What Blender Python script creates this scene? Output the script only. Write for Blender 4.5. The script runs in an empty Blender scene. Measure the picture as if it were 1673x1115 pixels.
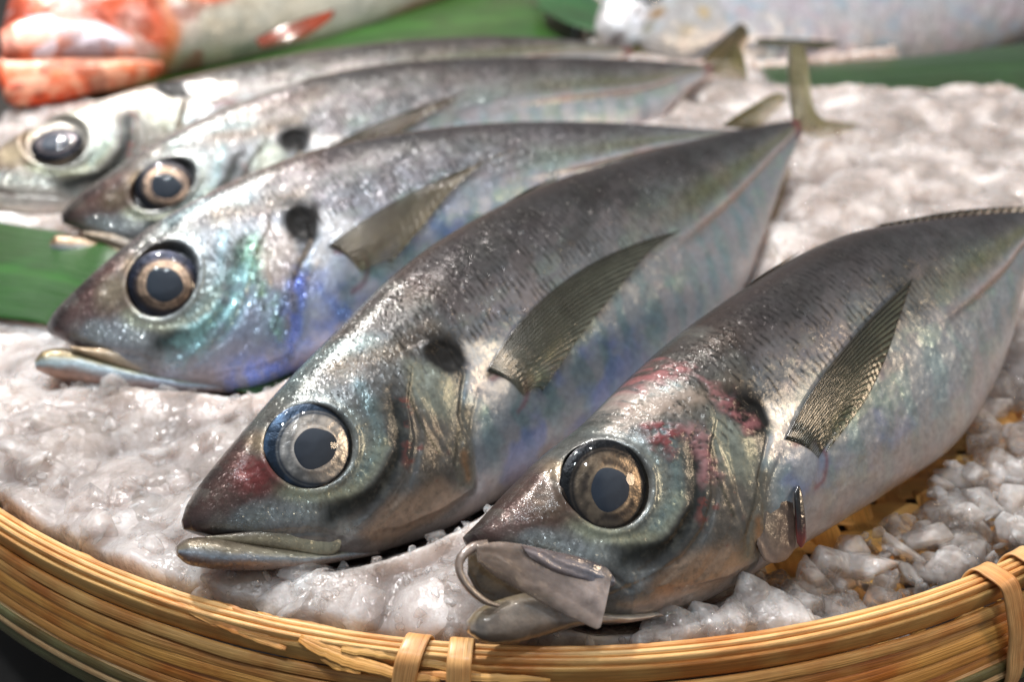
import bpy, bmesh, math, random
import numpy as np
from mathutils import Matrix, Vector
random.seed(7); RNG = np.random.RandomState(11)
SC = 0.01                     # all coordinates below are in centimetres
scene = bpy.context.scene
COL = scene.collection

# ------------------------------------------------------------------ camera
F = 1300.0; YH = -464.0; CH = 11.0; W0, H0 = 1673.0, 1115.0
PITCH = math.atan((H0/2-YH)/F); cP, sP = math.cos(PITCH), math.sin(PITCH)
CAM = np.array([0, 0, CH])
cam = bpy.data.cameras.new('camera'); camo = bpy.data.objects.new('camera', cam); COL.objects.link(camo)
camo.location = (0, 0, CH*SC); camo.rotation_euler = (math.pi/2-PITCH, 0, 0)
cam.sensor_width = 36; cam.lens = F/W0*36; cam.clip_start = 0.005; cam.clip_end = 20
cam.dof.use_dof = True; cam.dof.focus_distance = 0.117; cam.dof.aperture_fstop = 12.5
scene.camera = camo
# ------------------------------------------------------------------ light: market lamps over the stall
world = bpy.data.worlds.new('World'); scene.world = world; world.use_nodes = True
world.node_tree.nodes['Background'].inputs[0].default_value = (0.74, 0.80, 0.88, 1)
world.node_tree.nodes['Background'].inputs[1].default_value = 0.25
def lamp(name, loc, tgt, power, size, col, shape='DISK'):
    l = bpy.data.lights.new(name, 'AREA'); l.shape = shape; l.size = size*SC; l.energy = power; l.color = col
    o = bpy.data.objects.new(name, l); COL.objects.link(o); o.location = Vector(loc)*SC
    o.rotation_euler = (Vector(tgt)-Vector(loc)).to_track_quat('-Z', 'Y').to_euler(); return o
lamp('lamp_key', (-26, 48, 62), (-2, 13, 0), 6.4, 5, (1.0, 0.965, 0.94))
lamp('lamp_second', (8, 40, 66), (0, 13, 0), 1.7, 4, (1.0, 0.93, 0.88))
lamp('lamp_front', (3, 6, 62), (1, 12, 0), 0.9, 3.5, (0.86, 0.93, 1.0))
lamp('lamp_side', (-16, 12, 60), (0, 12, 0), 0.7, 3.5, (0.90, 0.95, 1.0))
lamp('lamp_warm', (52, 4, 30), (6, 12, 0), .9, 12, (1.0, 0.76, 0.52))
scene.view_settings.view_transform = 'Standard'; scene.view_settings.look = 'None'
scene.view_settings.exposure = 0.24; scene.view_settings.gamma = 1
scene.render.engine = 'CYCLES'
cy = scene.cycles; cy.use_denoising = True; cy.max_bounces = 10; cy.transmission_bounces = 8
cy.transparent_max_bounces = 12; cy.sample_clamp_indirect = 4.0; cy.sample_clamp_direct = 0.0
cy.caustics_refractive = False; cy.caustics_reflective = False

# ------------------------------------------------------------------ geometry helpers
def ray(px, py):
    px = np.asarray(px, float); py = np.asarray(py, float)
    px, py = np.broadcast_arrays(px, py); a = (px-W0/2)/F; b = -(py-H0/2)/F
    return np.stack([a, cP+b*sP, -sP+b*cP], -1)
def gpt(px, py, z=0.0):
    w = ray(px, py); return CAM+w*(np.asarray(z-CH)/w[..., 2])[..., None]
def project(P):
    d = P-CAM; r = d[..., 0]; f = d[..., 1]*cP-d[..., 2]*sP; u = d[..., 1]*sP+d[..., 2]*cP
    return np.stack([W0/2+F*r/f, H0/2-F*u/f], -1), f
_T = RNG.rand(4, 256, 256)
def vnoise(x, y, k=0):
    xi = np.floor(x).astype(int); yi = np.floor(y).astype(int); fx = x-xi; fy = y-yi
    fx = fx*fx*fx*(fx*(fx*6-15)+10); fy = fy*fy*fy*(fy*(fy*6-15)+10); T = _T[k % 4]; o = 37*(k//4)
    a = T[(xi+o) & 255, yi & 255]; b = T[(xi+1+o) & 255, yi & 255]; c = T[(xi+o) & 255, (yi+1) & 255]; d = T[(xi+1+o) & 255, (yi+1) & 255]
    return (a*(1-fx)+b*fx)*(1-fy)+(c*(1-fx)+d*fx)*fy
def fbm(x, y, k=0, o=4):
    s = 0; a = .5; n = 0
    for i in range(o):
        s = s+a*vnoise(x*2**i, y*2**i, k+i); n += a; a *= .55
    return s/n
def sst(a, b, x):
    t = np.clip((x-a)/(b-a), 0, 1); return t*t*(3-2*t)
def spline(P, u):
    """Catmull-Rom through the rows of P at u in 0..1 (chord-length knots)."""
    P = np.asarray(P, float); n = len(P)
    d = np.sqrt(np.linalg.norm(np.diff(P, axis=0), axis=1))**1.0; k = np.r_[0, np.cumsum(d)]; k /= k[-1]
    m = np.zeros_like(P)
    m[1:-1] = (P[2:]-P[:-2])/(k[2:]-k[:-2])[:, None]; m[0] = (P[1]-P[0])/(k[1]-k[0]); m[-1] = (P[-1]-P[-2])/(k[-1]-k[-2])
    u = np.clip(np.asarray(u, float), 0, 1); i = np.clip(np.searchsorted(k, u, 'right')-1, 0, n-2)
    h = (k[i+1]-k[i])[:, None]; t = ((u-k[i])/(k[i+1]-k[i]))[:, None]
    return (2*t**3-3*t**2+1)*P[i]+(t**3-2*t**2+t)*h*m[i]+(-2*t**3+3*t**2)*P[i+1]+(t**3-t**2)*h*m[i+1]
def seg_dist(p, poly, closed=False):
    """distance from p (...,2) to a polyline, and parity inside test when closed"""
    poly = np.asarray(poly, float); q = np.vstack([poly, poly[:1]]) if closed else poly
    D = np.full(p.shape[:-1], 1e9); ins = np.zeros(p.shape[:-1], bool); par = np.zeros(p.shape[:-1])
    L = 0; LL = np.linalg.norm(np.diff(q, axis=0), axis=1); tot = LL.sum()
    for a, b, l in zip(q[:-1], q[1:], LL):
        ab = b-a; t = np.clip(((p-a)@ab)/max(ab@ab, 1e-12), 0, 1); d = np.linalg.norm(p-(a+t[..., None]*ab), axis=-1)
        m = d < D; D = np.where(m, d, D); par = np.where(m, (L+t*l)/tot, par); L += l
        if closed:
            c = (a[1] > p[..., 1]) != (b[1] > p[..., 1])
            ins ^= c & (p[..., 0] < (b[0]-a[0])*(p[..., 1]-a[1])/(b[1]-a[1]+1e-12)+a[0])
    return D, (ins if closed else par)
def mk(name, V, Fc, mat, parent=None, smooth=True, col=None, par=None, uv=None):
    V = np.asarray(V, float).reshape(-1, 3); me = bpy.data.meshes.new(name)
    Fc = np.asarray(Fc, np.int32); n = Fc.shape[1]
    me.vertices.add(len(V)); me.vertices.foreach_set('co', (V*SC).astype(np.float32).ravel())
    me.loops.add(Fc.size); me.loops.foreach_set('vertex_index', Fc.ravel())
    me.polygons.add(len(Fc)); me.polygons.foreach_set('loop_start', np.arange(0, Fc.size, n, dtype=np.int32))
    me.polygons.foreach_set('use_smooth', np.full(len(Fc), smooth))
    me.update(calc_edges=True)
    for nm, a in (('Col', col), ('Par', par)):
        if a is not None:
            a = np.asarray(a, float).reshape(-1, 3); at = me.color_attributes.new(nm, 'FLOAT_COLOR', 'POINT')
            at.data.foreach_set('color', np.c_[a, np.ones(len(a))].astype(np.float32).ravel())
    if uv is not None:
        uv = np.asarray(uv, float).reshape(-1, 2); l = me.uv_layers.new(name='UVMap')
        l.data.foreach_set('uv', uv[Fc.ravel()].astype(np.float32).ravel())
    me.validate(clean_customdata=False)
    if mat: me.materials.append(mat)
    o = bpy.data.objects.new(name, me); COL.objects.link(o)
    if parent: o.parent = parent
    return o
def grid_faces(a, b, wrap=False):
    i, j = np.meshgrid(np.arange(a-1), np.arange(b if wrap else b-1), indexing='ij'); j2 = (j+1) % b
    return np.stack([i*b+j, (i+1)*b+j, (i+1)*b+j2, i*b+j2], -1).reshape(-1, 4)
def empty(name, M=None, loc=None):
    o = bpy.data.objects.new(name, None); COL.objects.link(o); o.empty_display_size = .01
    if M is not None: o.matrix_world = M
    if loc is not None: o.location = Vector(loc)*SC
    return o
def tag(o, label=None, cat=None, group=None, kind=None):
    for k, v in (('label', label), ('category', cat), ('group', group), ('kind', kind)):
        if v: o[k] = v
    return o
def sr(r, g, b):
    """sRGB 0..255 -> linear"""
    c = np.array([r, g, b])/255.0; return np.where(c <= .04045, c/12.92, ((c+.055)/1.055)**2.4)

# ------------------------------------------------------------------ materials
class NT:
    def __init__(s, name):
        s.m = bpy.data.materials.new(name); s.m.use_nodes = True; s.t = s.m.node_tree; s.n = s.t.nodes; s.bs = s.n['Principled BSDF']; s.out = s.n['Material Output']
    def add(s, typ, **kw):
        x = s.n.new(typ)
        for k, v in kw.items():
            if k in x.inputs.keys() if hasattr(x.inputs, 'keys') else False: s.put(x.inputs[k], v)
            else: setattr(x, k, v)
        return x
    def put(s, sock, v):
        if isinstance(v, bpy.types.NodeSocket): s.t.links.new(v, sock)
        else: sock.default_value = v
    def math(s, op, a, b=0.0, c=None):
        x = s.n.new('ShaderNodeMath'); x.operation = op; s.put(x.inputs[0], a); s.put(x.inputs[1], b)
        if c is not None: s.put(x.inputs[2], c)
        return x.outputs[0]
    def vmath(s, op, a, b=(0, 0, 0), sc=None):
        x = s.n.new('ShaderNodeVectorMath'); x.operation = op; s.put(x.inputs[0], a); s.put(x.inputs[1], b)
        if sc is not None: s.put(x.inputs['Scale'], sc)
        return x.outputs[0]
    def mix(s, f, a, b, blend='MIX'):
        x = s.n.new('ShaderNodeMix'); x.data_type = 'RGBA'; x.blend_type = blend; s.put(x.inputs[0], f); s.put(x.inputs[6], a); s.put(x.inputs[7], b); return x.outputs[2]
    def ramp(s, f, pts):
        x = s.n.new('ShaderNodeValToRGB'); e = x.color_ramp.elements
        while len(e) < len(pts): e.new(.5)
        for q, (p, c) in zip(e, pts): q.position = p; q.color = (*c, 1) if len(c) == 3 else c
        s.put(x.inputs[0], f); return x.outputs[0]
    def noise(s, vec, scale, detail=3, rough=.55, out=0):
        x = s.n.new('ShaderNodeTexNoise'); s.put(x.inputs['Vector'], vec); x.inputs['Scale'].default_value = scale
        x.inputs['Detail'].default_value = detail; x.inputs['Roughness'].default_value = rough; return x.outputs[out]
    def attr(s, name, out='Color'):
        x = s.n.new('ShaderNodeAttribute'); x.attribute_name = name; return x.outputs[out]
    def coord(s, k='Object'): return s.n.new('ShaderNodeTexCoord').outputs[k]
    def mapping(s, v, scale):
        x = s.n.new('ShaderNodeMapping'); s.put(x.inputs[0], v); x.inputs['Scale'].default_value = scale; return x.outputs[0]
    def bump(s, h, dist, strength=1.0, normal=None):
        x = s.n.new('ShaderNodeBump'); s.put(x.inputs['Height'], h); x.inputs['Distance'].default_value = dist; x.inputs['Strength'].default_value = strength
        if normal is not None: s.put(x.inputs['Normal'], normal)
        return x.outputs[0]
    def set(s, **kw):
        for k, v in kw.items(): s.put(s.bs.inputs[k.replace('_', ' ')], v)

def skin_material():
    m = NT('wet_fish_skin'); co = m.coord(); col = m.attr('Col'); par = m.attr('Par')
    sp = m.n.new('ShaderNodeSeparateColor'); m.put(sp.inputs[0], par); met, glit, scl = sp.outputs[0], sp.outputs[1], sp.outputs[2]
    uv = m.coord('UV')
    # short dark slanted dashes between the scale rows
    wob = m.noise(uv, 1.7, 2, .6)
    suv = m.n.new('ShaderNodeSeparateXYZ'); m.put(suv.inputs[0], uv); u, v = suv.outputs[0], suv.outputs[1]
    ph = m.math('ADD', m.math('MULTIPLY', u, 8.2), m.math('ADD', m.math('MULTIPLY', v, -2.6), m.math('MULTIPLY', wob, 1.8)))
    st = m.math('POWER', m.math('ADD', m.math('MULTIPLY', m.math('SINE', m.math('MULTIPLY', ph, 6.2832)), .5), .5), 2.2)
    nz = m.noise(m.mapping(uv, (4.5, 3.2, 1)), 1.0, 2, .6)
    brk = m.ramp(nz, [(.44, (.05, .05, .05)), (.60, (.85, .85, .85))])
    dash = m.math('MULTIPLY', m.math('MULTIPLY', st, brk), scl)
    # per-scale facets that glitter
    vo = m.n.new('ShaderNodeTexVoronoi'); m.put(vo.inputs['Vector'], m.mapping(uv, (25, 13, 1))); vo.inputs['Scale'].default_value = 1.0
    v2 = m.n.new('ShaderNodeTexVoronoi'); m.put(v2.inputs['Vector'], uv); v2.inputs['Scale'].default_value = 46.0
    a = m.vmath('SUBTRACT', vo.outputs['Color'], (.5, .5, .5)); b = m.vmath('SUBTRACT', v2.outputs['Color'], (.5, .5, .5))
    rv = m.n.new('ShaderNodeSeparateColor'); m.put(rv.inputs[0], vo.outputs['Color'])
    amp = m.math('ADD', .14, m.math('MULTIPLY', m.math('GREATER_THAN', rv.outputs[2], .62), .80))
    jit = m.vmath('SCALE', m.vmath('ADD', a, m.vmath('SCALE', b, sc=.6)), sc=m.math('MULTIPLY', glit, amp))
    g = m.n.new('ShaderNodeNewGeometry')
    n1 = m.noise(co, 1700, 2, .6); n2 = m.noise(co, 600, 3, .6)
    hb = m.math('SUBTRACT', m.math('MULTIPLY', m.math('ADD', m.math('MULTIPLY', n1, .4), n2), m.math('ADD', .25, glit)), m.math('MULTIPLY', dash, .5))
    nb = m.bump(hb, .00011, .5)
    nn = m.vmath('NORMALIZE', m.vmath('ADD', nb, jit))
    # colours
    mot = m.noise(co, 900, 4, .65); mm = m.ramp(mot, [(.3, (.86, .86, .86)), (.7, (1.14, 1.14, 1.14))])
    c = m.mix(1.0, col, mm, 'MULTIPLY')
    c = m.mix(m.math('MULTIPLY', dash, .92), c, (.012, .011, .010, 1))
    # structural colour: thin reflecting plates, hue drifts over the skin
    hue = m.noise(co, 75, 4, .6); tint = m.ramp(hue, [(.3, (1.0, .78, .90)), (.42, (1.0, .93, .76)), (.50, (.86, 1.0, .88)), (.58, (.68, .93, 1.0)), (.70, (.76, .80, 1.0))])
    c = m.mix(m.math('MULTIPLY', met, .32), c, m.mix(1.0, c, tint, 'MULTIPLY'))
    m.set(Base_Color=c, Metallic=met, Roughness=m.math('SUBTRACT', m.math('ADD', .30, m.math('MULTIPLY', mot, .14)), m.math('MULTIPLY', m.math('MULTIPLY', glit, m.math('GREATER_THAN', rv.outputs[2], .62)), .16)), Normal=nn, IOR=1.4)
    m.set(Specular_Tint=m.mix(m.math('MULTIPLY', glit, .6), (1, 1, 1, 1), tint))
    m.set(Coat_Weight=.55, Coat_Roughness=.09, Coat_IOR=1.36, Coat_Normal=m.bump(m.math('ADD', m.math('MULTIPLY', n1, .3), m.noise(co, 720, 3, .65)), .00030, .6))
    sl = m.n.new('ShaderNodeRGBToBW'); m.put(sl.inputs[0], col); m.set(Specular_IOR_Level=.35, Coat_Weight=m.ramp(sl.outputs[0], [(.0, (.05, .05, .05)), (.035, (.55, .55, .55))]))
    rg = m.bs.inputs['Roughness'].links[0].from_socket; m.set(Roughness=m.math('ADD', rg, m.math('MULTIPLY', m.ramp(sl.outputs[0], [(.0, (1, 1, 1)), (.03, (0, 0, 0))]), .38)))
    return m.m
SKIN = skin_material()

def tissue_material(name, alpha=.9, rough=.3, trans=.3):
    """thin wet membrane: jaw plates and lips"""
    m = NT(name); col = m.attr('Col'); co = m.coord()
    n = m.noise(co, 350, 4, .6); c = m.mix(1.0, col, m.ramp(n, [(.3, (.75, .75, .75)), (.7, (1.2, 1.2, 1.2))]), 'MULTIPLY')
    m.set(Base_Color=c, Roughness=rough, Subsurface_Weight=.35, Subsurface_Scale=.002, Coat_Weight=.9, Coat_Roughness=.07, Metallic=.15)
    m.bs.inputs['Subsurface Radius'].default_value = (1, .7, .5)
    m.set(Normal=m.bump(m.noise(co, 500, 3, .6), .0004, .5)); m.set(Coat_Normal=m.bump(m.noise(co, 260, 3, .6), .0007, .6))
    if alpha < 1: m.set(Alpha=alpha)
    return m.m
TISSUE = tissue_material('wet_jaw_tissue', 1.0); THIN = tissue_material('thin_lip_membrane', .62)

def fin_material():
    m = NT('fin_membrane'); uv = m.coord('UV'); s = m.n.new('ShaderNodeSeparateXYZ'); m.put(s.inputs[0], uv); u, v = s.outputs[0], s.outputs[1]
    col = m.attr('Col'); co = m.coord()
    rays = m.math('SINE', m.math('MULTIPLY', m.math('ADD', v, m.math('MULTIPLY', m.noise(uv, 2.0, 1), .03)), 6.2832*20))
    r = m.math('POWER', m.math('ADD', m.math('MULTIPLY', rays, .5), .5), 1.6)
    c = m.mix(m.math('MULTIPLY', r, .8), col, m.mix(1.0, col, (.28, .27, .22, 1), 'MULTIPLY'))
    c = m.mix(1.0, c, m.ramp(m.noise(co, 260, 4, .6), [(.3, (.7, .7, .7)), (.7, (1.25, 1.25, 1.25))]), 'MULTIPLY')
    m.set(Base_Color=c, Roughness=.34, Metallic=.12, Coat_Weight=.8, Coat_Roughness=.12, Normal=m.bump(m.math('ADD', rays, m.noise(co, 900, 2)), .00035, .8))
    tr = m.n.new('ShaderNodeBsdfTranslucent'); m.put(tr.inputs[0], c)
    mx = m.n.new('ShaderNodeMixShader'); mx.inputs[0].default_value = .12; m.t.links.new(m.bs.outputs[0], mx.inputs[1]); m.t.links.new(tr.outputs[0], mx.inputs[2])
    tp = m.n.new('ShaderNodeBsdfTransparent'); tp.inputs[0].default_value = (1, .97, .9, 1)
    m2 = m.n.new('ShaderNodeMixShader')
    fade = m.ramp(v, [(.55, (0, 0, 0)), (1.0, (1, 1, 1))]); clr = m.math('MULTIPLY', m.math('SUBTRACT', 1.15, r), m.math('ADD', m.math('MULTIPLY', sst_node(m, u), .52), m.math('MULTIPLY', fade, .75)))
    m.put(m2.inputs[0], m.math('MINIMUM', clr, .97))
    m.t.links.new(mx.outputs[0], m2.inputs[1]); m.t.links.new(tp.outputs[0], m2.inputs[2]); m.t.links.new(m2.outputs[0], m.out.inputs[0])
    return m.m
def sst_node(m, u):
    return m.ramp(u, [(.0, (.6, .6, .6)), (.5, (1, 1, 1)), (.95, (.1, .1, .1))])
FIN = fin_material()

def iris_material():
    m = NT('eye_iris'); col = m.attr('Col'); co = m.coord()
    m.set(Base_Color=m.mix(1.0, col, m.ramp(m.noise(co, 600, 3, .6), [(.3, (.75, .75, .75)), (.7, (1.2, 1.2, 1.2))]), 'MULTIPLY'), Metallic=.5, Roughness=.33, Normal=m.bump(m.noise(co, 700, 3), .0003, .6)); return m.m
IRIS = iris_material()
def pupil_material():
    m = NT('blue_grey_pupil'); co = m.coord()
    m.set(Base_Color=m.ramp(m.noise(co, 160, 3), [(.3, (.030, .042, .065)), (.7, (.060, .078, .105))]), Roughness=.55, Specular_IOR_Level=.3); return m.m  # dark blue-grey, mottled by noise
PUPIL = pupil_material()
def cornea_material():
    m = NT('wet_cornea'); co = m.coord(); m.n.remove(m.bs)
    nb = m.bump(m.noise(co, 210, 2, .5), .0004, .35)
    gl = m.n.new('ShaderNodeBsdfGlossy'); gl.inputs['Roughness'].default_value = .03; m.put(gl.inputs['Normal'], nb)
    tp = m.n.new('ShaderNodeBsdfTransparent'); fr = m.n.new('ShaderNodeFresnel'); fr.inputs[0].default_value = 1.38; m.put(fr.inputs['Normal'], nb)
    mx = m.n.new('ShaderNodeMixShader'); m.t.links.new(fr.outputs[0], mx.inputs[0]); m.t.links.new(tp.outputs[0], mx.inputs[1]); m.t.links.new(gl.outputs[0], mx.inputs[2])
    m.t.links.new(mx.outputs[0], m.out.inputs[0]); return m.m
CORNEA = cornea_material()

# ------------------------------------------------------------------ the jack mackerels
class Fish: pass
def frame(S, N, zN, T, zT, roll):
    S.N = gpt(*N, zN); S.T = gpt(*T, zT); S.L = np.linalg.norm(S.T-S.N); S.X = (S.T-S.N)/S.L
    h = np.array([-S.X[1], S.X[0], 0]); h /= np.linalg.norm(h); u = np.cross(S.X, h)
    if u[2] < 0: u = -u
    r = math.radians(roll); S.Y = h*math.cos(r)+u*math.sin(r); S.Z = np.cross(S.X, S.Y)
    if S.Z[2] < 0: S.Z = -S.Z
    S.R = np.stack([S.X, S.Y, S.Z], 1)
    M = Matrix.Identity(4)
    for i in range(3):
        for j in range(3): M[i][j] = S.R[i, j]
        M[i][3] = S.N[i]*SC
    S.M = M
def toplane(S, px, py, zo=0.0):
    w = ray(px, py); t = ((S.N+S.Z*zo-CAM)@S.Z)/(w@S.Z); P = CAM+w*np.asarray(t)[..., None]; q = P-S.N
    return np.stack([q@S.X, q@S.Y, q@S.Z], -1)
def toworld(S, q): return S.N+q@S.R.T
def tube(S, pairs, wf, ns, nt, zc=0.0, up=1.0, pw=1.0, nh=20, zoff=None):
    """closed loft; pairs = (dorsal px, ventral px) sections. returns V(ns,nth,3), s, theta"""
    pr = np.asarray(pairs, float); D = toplane(S, pr[:, 0], pr[:, 1], zc); B = toplane(S, pr[:, 2], pr[:, 3], zc)
    s = np.linspace(0, 1, ns)**up
    both = spline(np.c_[D, B], s); D = both[:, :3]; B = both[:, 3:]
    th = np.r_[np.linspace(0, math.pi, nt), np.linspace(math.pi, 2*math.pi, nh+2)[1:-1]]
    mid = (D+B)/2; half = (D-B)/2
    c = np.cos(th); sn = np.sin(th); z = np.sign(sn)*np.abs(sn)**pw
    V = mid[:, None]+half[:, None]*c[None, :, None]; V[..., 2] += wf(s)[:, None]*z[None]
    if zoff is not None: V[..., 2] += zoff(s)[:, None]
    return V, s, th
def close_caps(ns, n):
    f = grid_faces(ns, n, True); return f
def mesh_tube(name, V, mat, parent, **k):
    ns, n = V.shape[:2]; V2 = V.reshape(-1, 3); F4 = grid_faces(ns, n, True)
    # flat end caps as quads strips
    caps = []
    for r, fl in ((0, False), (ns-1, True)):
        for j in range(n//2-1):
            a, b, c, d = r*n+j, r*n+j+1, r*n+(n-2-j), r*n+(n-1-j)
            caps.append((a, b, c, d) if not fl else (d, c, b, a))
    return mk(name, V2, np.vstack([F4, np.array(caps)]), mat, parent, **k)

CAN = {}          # head landmarks of the front fish = the common head chart
LM = ['N', 'E', 'G', 'P', 'M', 'B']
def build_body(S):
    wp = np.array([[0, .05], [.015, .26], [.05, .46], [.1, .68], [.16, .84], [.25, 1.02], [.38, 1.12], [.5, 1.02], [.65, .82], [.8, .46], [.92, .2], [1, .13]])
    wf = lambda s: np.interp(s, wp[:, 0], wp[:, 1])*S.thick
    wf0 = wf
    def wf(s):
        k = np.linspace(-.02, .02, 9); return np.mean([wf0(np.clip(s+a*1.2, 0, 1)) for a in k], axis=0)*np.clip(s/.02+.25, 0, 1)**.5
    V, s, th = tube(S, S.pairs, wf, S.ns, S.nt, up=1.18, pw=.76)
    S.V0 = V; S.s = s; S.th = th
    nv = S.nt; vis = V[:, :nv]
    S.visx = vis; px, dep = project(toworld(S, vis)); S.vpx = px
    d1 = np.gradient(vis, axis=0); d2 = np.gradient(vis, axis=1); n = np.cross(d1, d2); n /= np.linalg.norm(n, axis=-1, keepdims=True)+1e-12
    n *= np.sign(n[..., 2:3]+1e-9); S.vn = n
def look(S, px, py, off=0.0):
    """the point of the fish's own skin seen at a place, lifted by off"""
    out = []
    for x, y in zip(np.atleast_1d(px), np.atleast_1d(py)):
        d = (S.vpx[..., 0]-x)**2+(S.vpx[..., 1]-y)**2; i = np.unravel_index(np.argmin(d), d.shape)
        z = S.visx[i][2]; q = toplane(S, x, y, z) if d[i] < 900 else toplane(S, x, y, z)
        out.append(q+S.vn[i]*off)
    return np.array(out)
def chart(S):
    A = look(S, [S.lm[k][0] for k in LM if k in S.lm], [S.lm[k][1] for k in LM if k in S.lm])[:, :2]
    if not CAN:
        for k, a in zip(LM, A): CAN[k] = a
        S.Aff = np.array([[1., 0], [0, 1.], [0, 0]])
    else:
        B = np.array([CAN[k] for k in LM if k in S.lm]); w = np.array([3 if k == 'E' else 1. for k in LM if k in S.lm])
        M = np.c_[A, np.ones(len(A))]
        if len(A) >= 5: S.Aff = np.linalg.lstsq(M*w[:, None], B*w[:, None], rcond=None)[0]
        else:
            a = A-A[:1]*0; ca = A.mean(0); cb = B.mean(0); za = (A-ca)@[1, 1j]; zb = (B-cb)@[1, 1j]; q = (za.conj()@zb)/(za.conj()@za)
            R = np.array([[q.real, q.imag], [-q.imag, q.real]]); S.Aff = np.vstack([R, cb-ca@R])
        sc = math.sqrt(abs(np.linalg.det(S.Aff[:2]))); S.csc = sc
        # keep the eye of the chart on this fish's eye
        e = look(S, [S.lm['E'][0]], [S.lm['E'][1]])[0, :2]; S.Aff[2] += CAN['E']-(np.r_[e, 1]@S.Aff)
def tocan(S, xy): return xy@S.Aff[:2]+S.Aff[2]

class Paint:
    """soft marks laid on the skin in the head chart (points given on the front fish)"""
    def __init__(s, S0, xy, seed=0):
        s.S0 = S0
        w = np.stack([fbm(xy[..., 0]*1.7+seed, xy[..., 1]*1.7, 1)-.5, fbm(xy[..., 0]*1.7+9+seed, xy[..., 1]*1.7+5, 2)-.5], -1)
        w2 = np.stack([fbm(xy[..., 0]*9+seed, xy[..., 1]*9, 1)-.5, fbm(xy[..., 0]*9+9, xy[..., 1]*9+seed, 2)-.5], -1)
        s.raw = xy; s.p = xy+w*.16+w2*.045
    def pt(s, P):
        P = np.asarray(P, float).reshape(-1, 2); key = P.tobytes()
        c = s.S0.__dict__.setdefault('_cache', {})
        if key not in c: c[key] = look(s.S0, P[:, 0], P[:, 1])[:, :2]
        return c[key]
    def blob(s, x, y, r, soft=.5, raw=False, asp=1.0, ang=0):
        c = s.pt([(x, y)])[0]; r = r/112.0; d = (s.raw if raw else s.p)-c
        if asp != 1: a = math.radians(ang); u = d[..., 0]*math.cos(a)+d[..., 1]*math.sin(a); v = -d[..., 0]*math.sin(a)+d[..., 1]*math.cos(a); q = np.hypot(u, v*asp)
        else: q = np.hypot(d[..., 0], d[..., 1])
        return 1-sst(r*(1-soft), r*(1+soft*.5), q)
    def line(s, P, w, raw=False, taper=False):
        c = s.pt(P); c = spline(c, np.linspace(0, 1, 24)) if len(c) > 2 else c
        d, par = seg_dist(s.raw if raw else s.p, c); w = w/112.0
        g = np.exp(-(d/w)**2); return g*np.sin(np.pi*np.clip(par, .02, .98))**.5 if taper else g
    def poly(s, P, soft, raw=False):
        c = s.pt(P); d, ins = seg_dist(s.raw if raw else s.p, c, True); d = np.where(ins, d, -d); soft = soft/112.0
        return sst(-soft, soft, d)
def over(c, m, col, k=1.0): return c*(1-(m*k)[..., None])+np.asarray(col)*(m*k)[..., None]

GILL = [(655, 575), (700, 556), (738, 574), (757, 612), (748, 680), (772, 745), (775, 800), (722, 836), (650, 866), (612, 868), (668, 800), (690, 720), (668, 640)]
def head_relief(P):
    h = 0
    e = P.pt([(508, 728)])[0]; r = np.hypot(*(P.raw-e).transpose(2, 0, 1))
    h = h-.28*(1-sst(.57, .66, r))+.03*np.exp(-((r-.71)/.06)**2)
    h = h+.014*P.line([(655, 590), (668, 680), (655, 770), (600, 850)], 9, True)
    h = h-.030*P.line([(640, 640), (650, 720), (630, 790), (575, 860)], 12, True)
    h = h+.03*P.line([(520, 820), (600, 800), (640, 740)], 10, True)
    g = P.poly(GILL, 5, True); h = h+.03*g*P.poly([(640, 500), (800, 500), (800, 900), (560, 900), (560, 860), (620, 820), (690, 700)], 60, True)
    h = h-.07*P.blob(724, 582, 34, .6, True, 1.35, -50)
    h = h-.022*P.line([(760, 610), (752, 680), (778, 745), (782, 800)], 6, True)
    h = h-.012*P.line([(757, 700), (742, 760), (748, 800)], 4, True)
    fl = P.poly([(250, 950), (250, 500), (640, 540), (672, 600), (664, 660), (676, 715), (668, 765), (640, 815), (590, 858), (520, 900)], 3.5, True)
    h = h+.030*fl*P.poly([(600, 500), (720, 600), (720, 900), (480, 960), (500, 850), (610, 780), (620, 660)], 40, True)*.7
    pl = P.poly([(676, 630), (742, 760), (775, 805), (700, 850), (560, 930), (560, 860), (640, 830), (680, 770), (690, 700)], 3.5, True); h = h+.014*pl
    h = h-.008*P.line([(668, 632), (700, 700), (738, 768)], 5, True)-.012*P.line([(782, 640), (770, 700), (784, 770), (778, 812)], 5, True)
    h = h+.02*P.blob(600, 640, 40, .8, True)
    h = h-.04*P.line([(470, 640), (425, 700), (400, 770)], 10, True)
    h = h-.03*P.line([(345, 868), (420, 876), (520, 870), (560, 885)], 5, True)
    h = h+.03*P.blob(826, 640, 44, .9, True)
    return h
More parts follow.
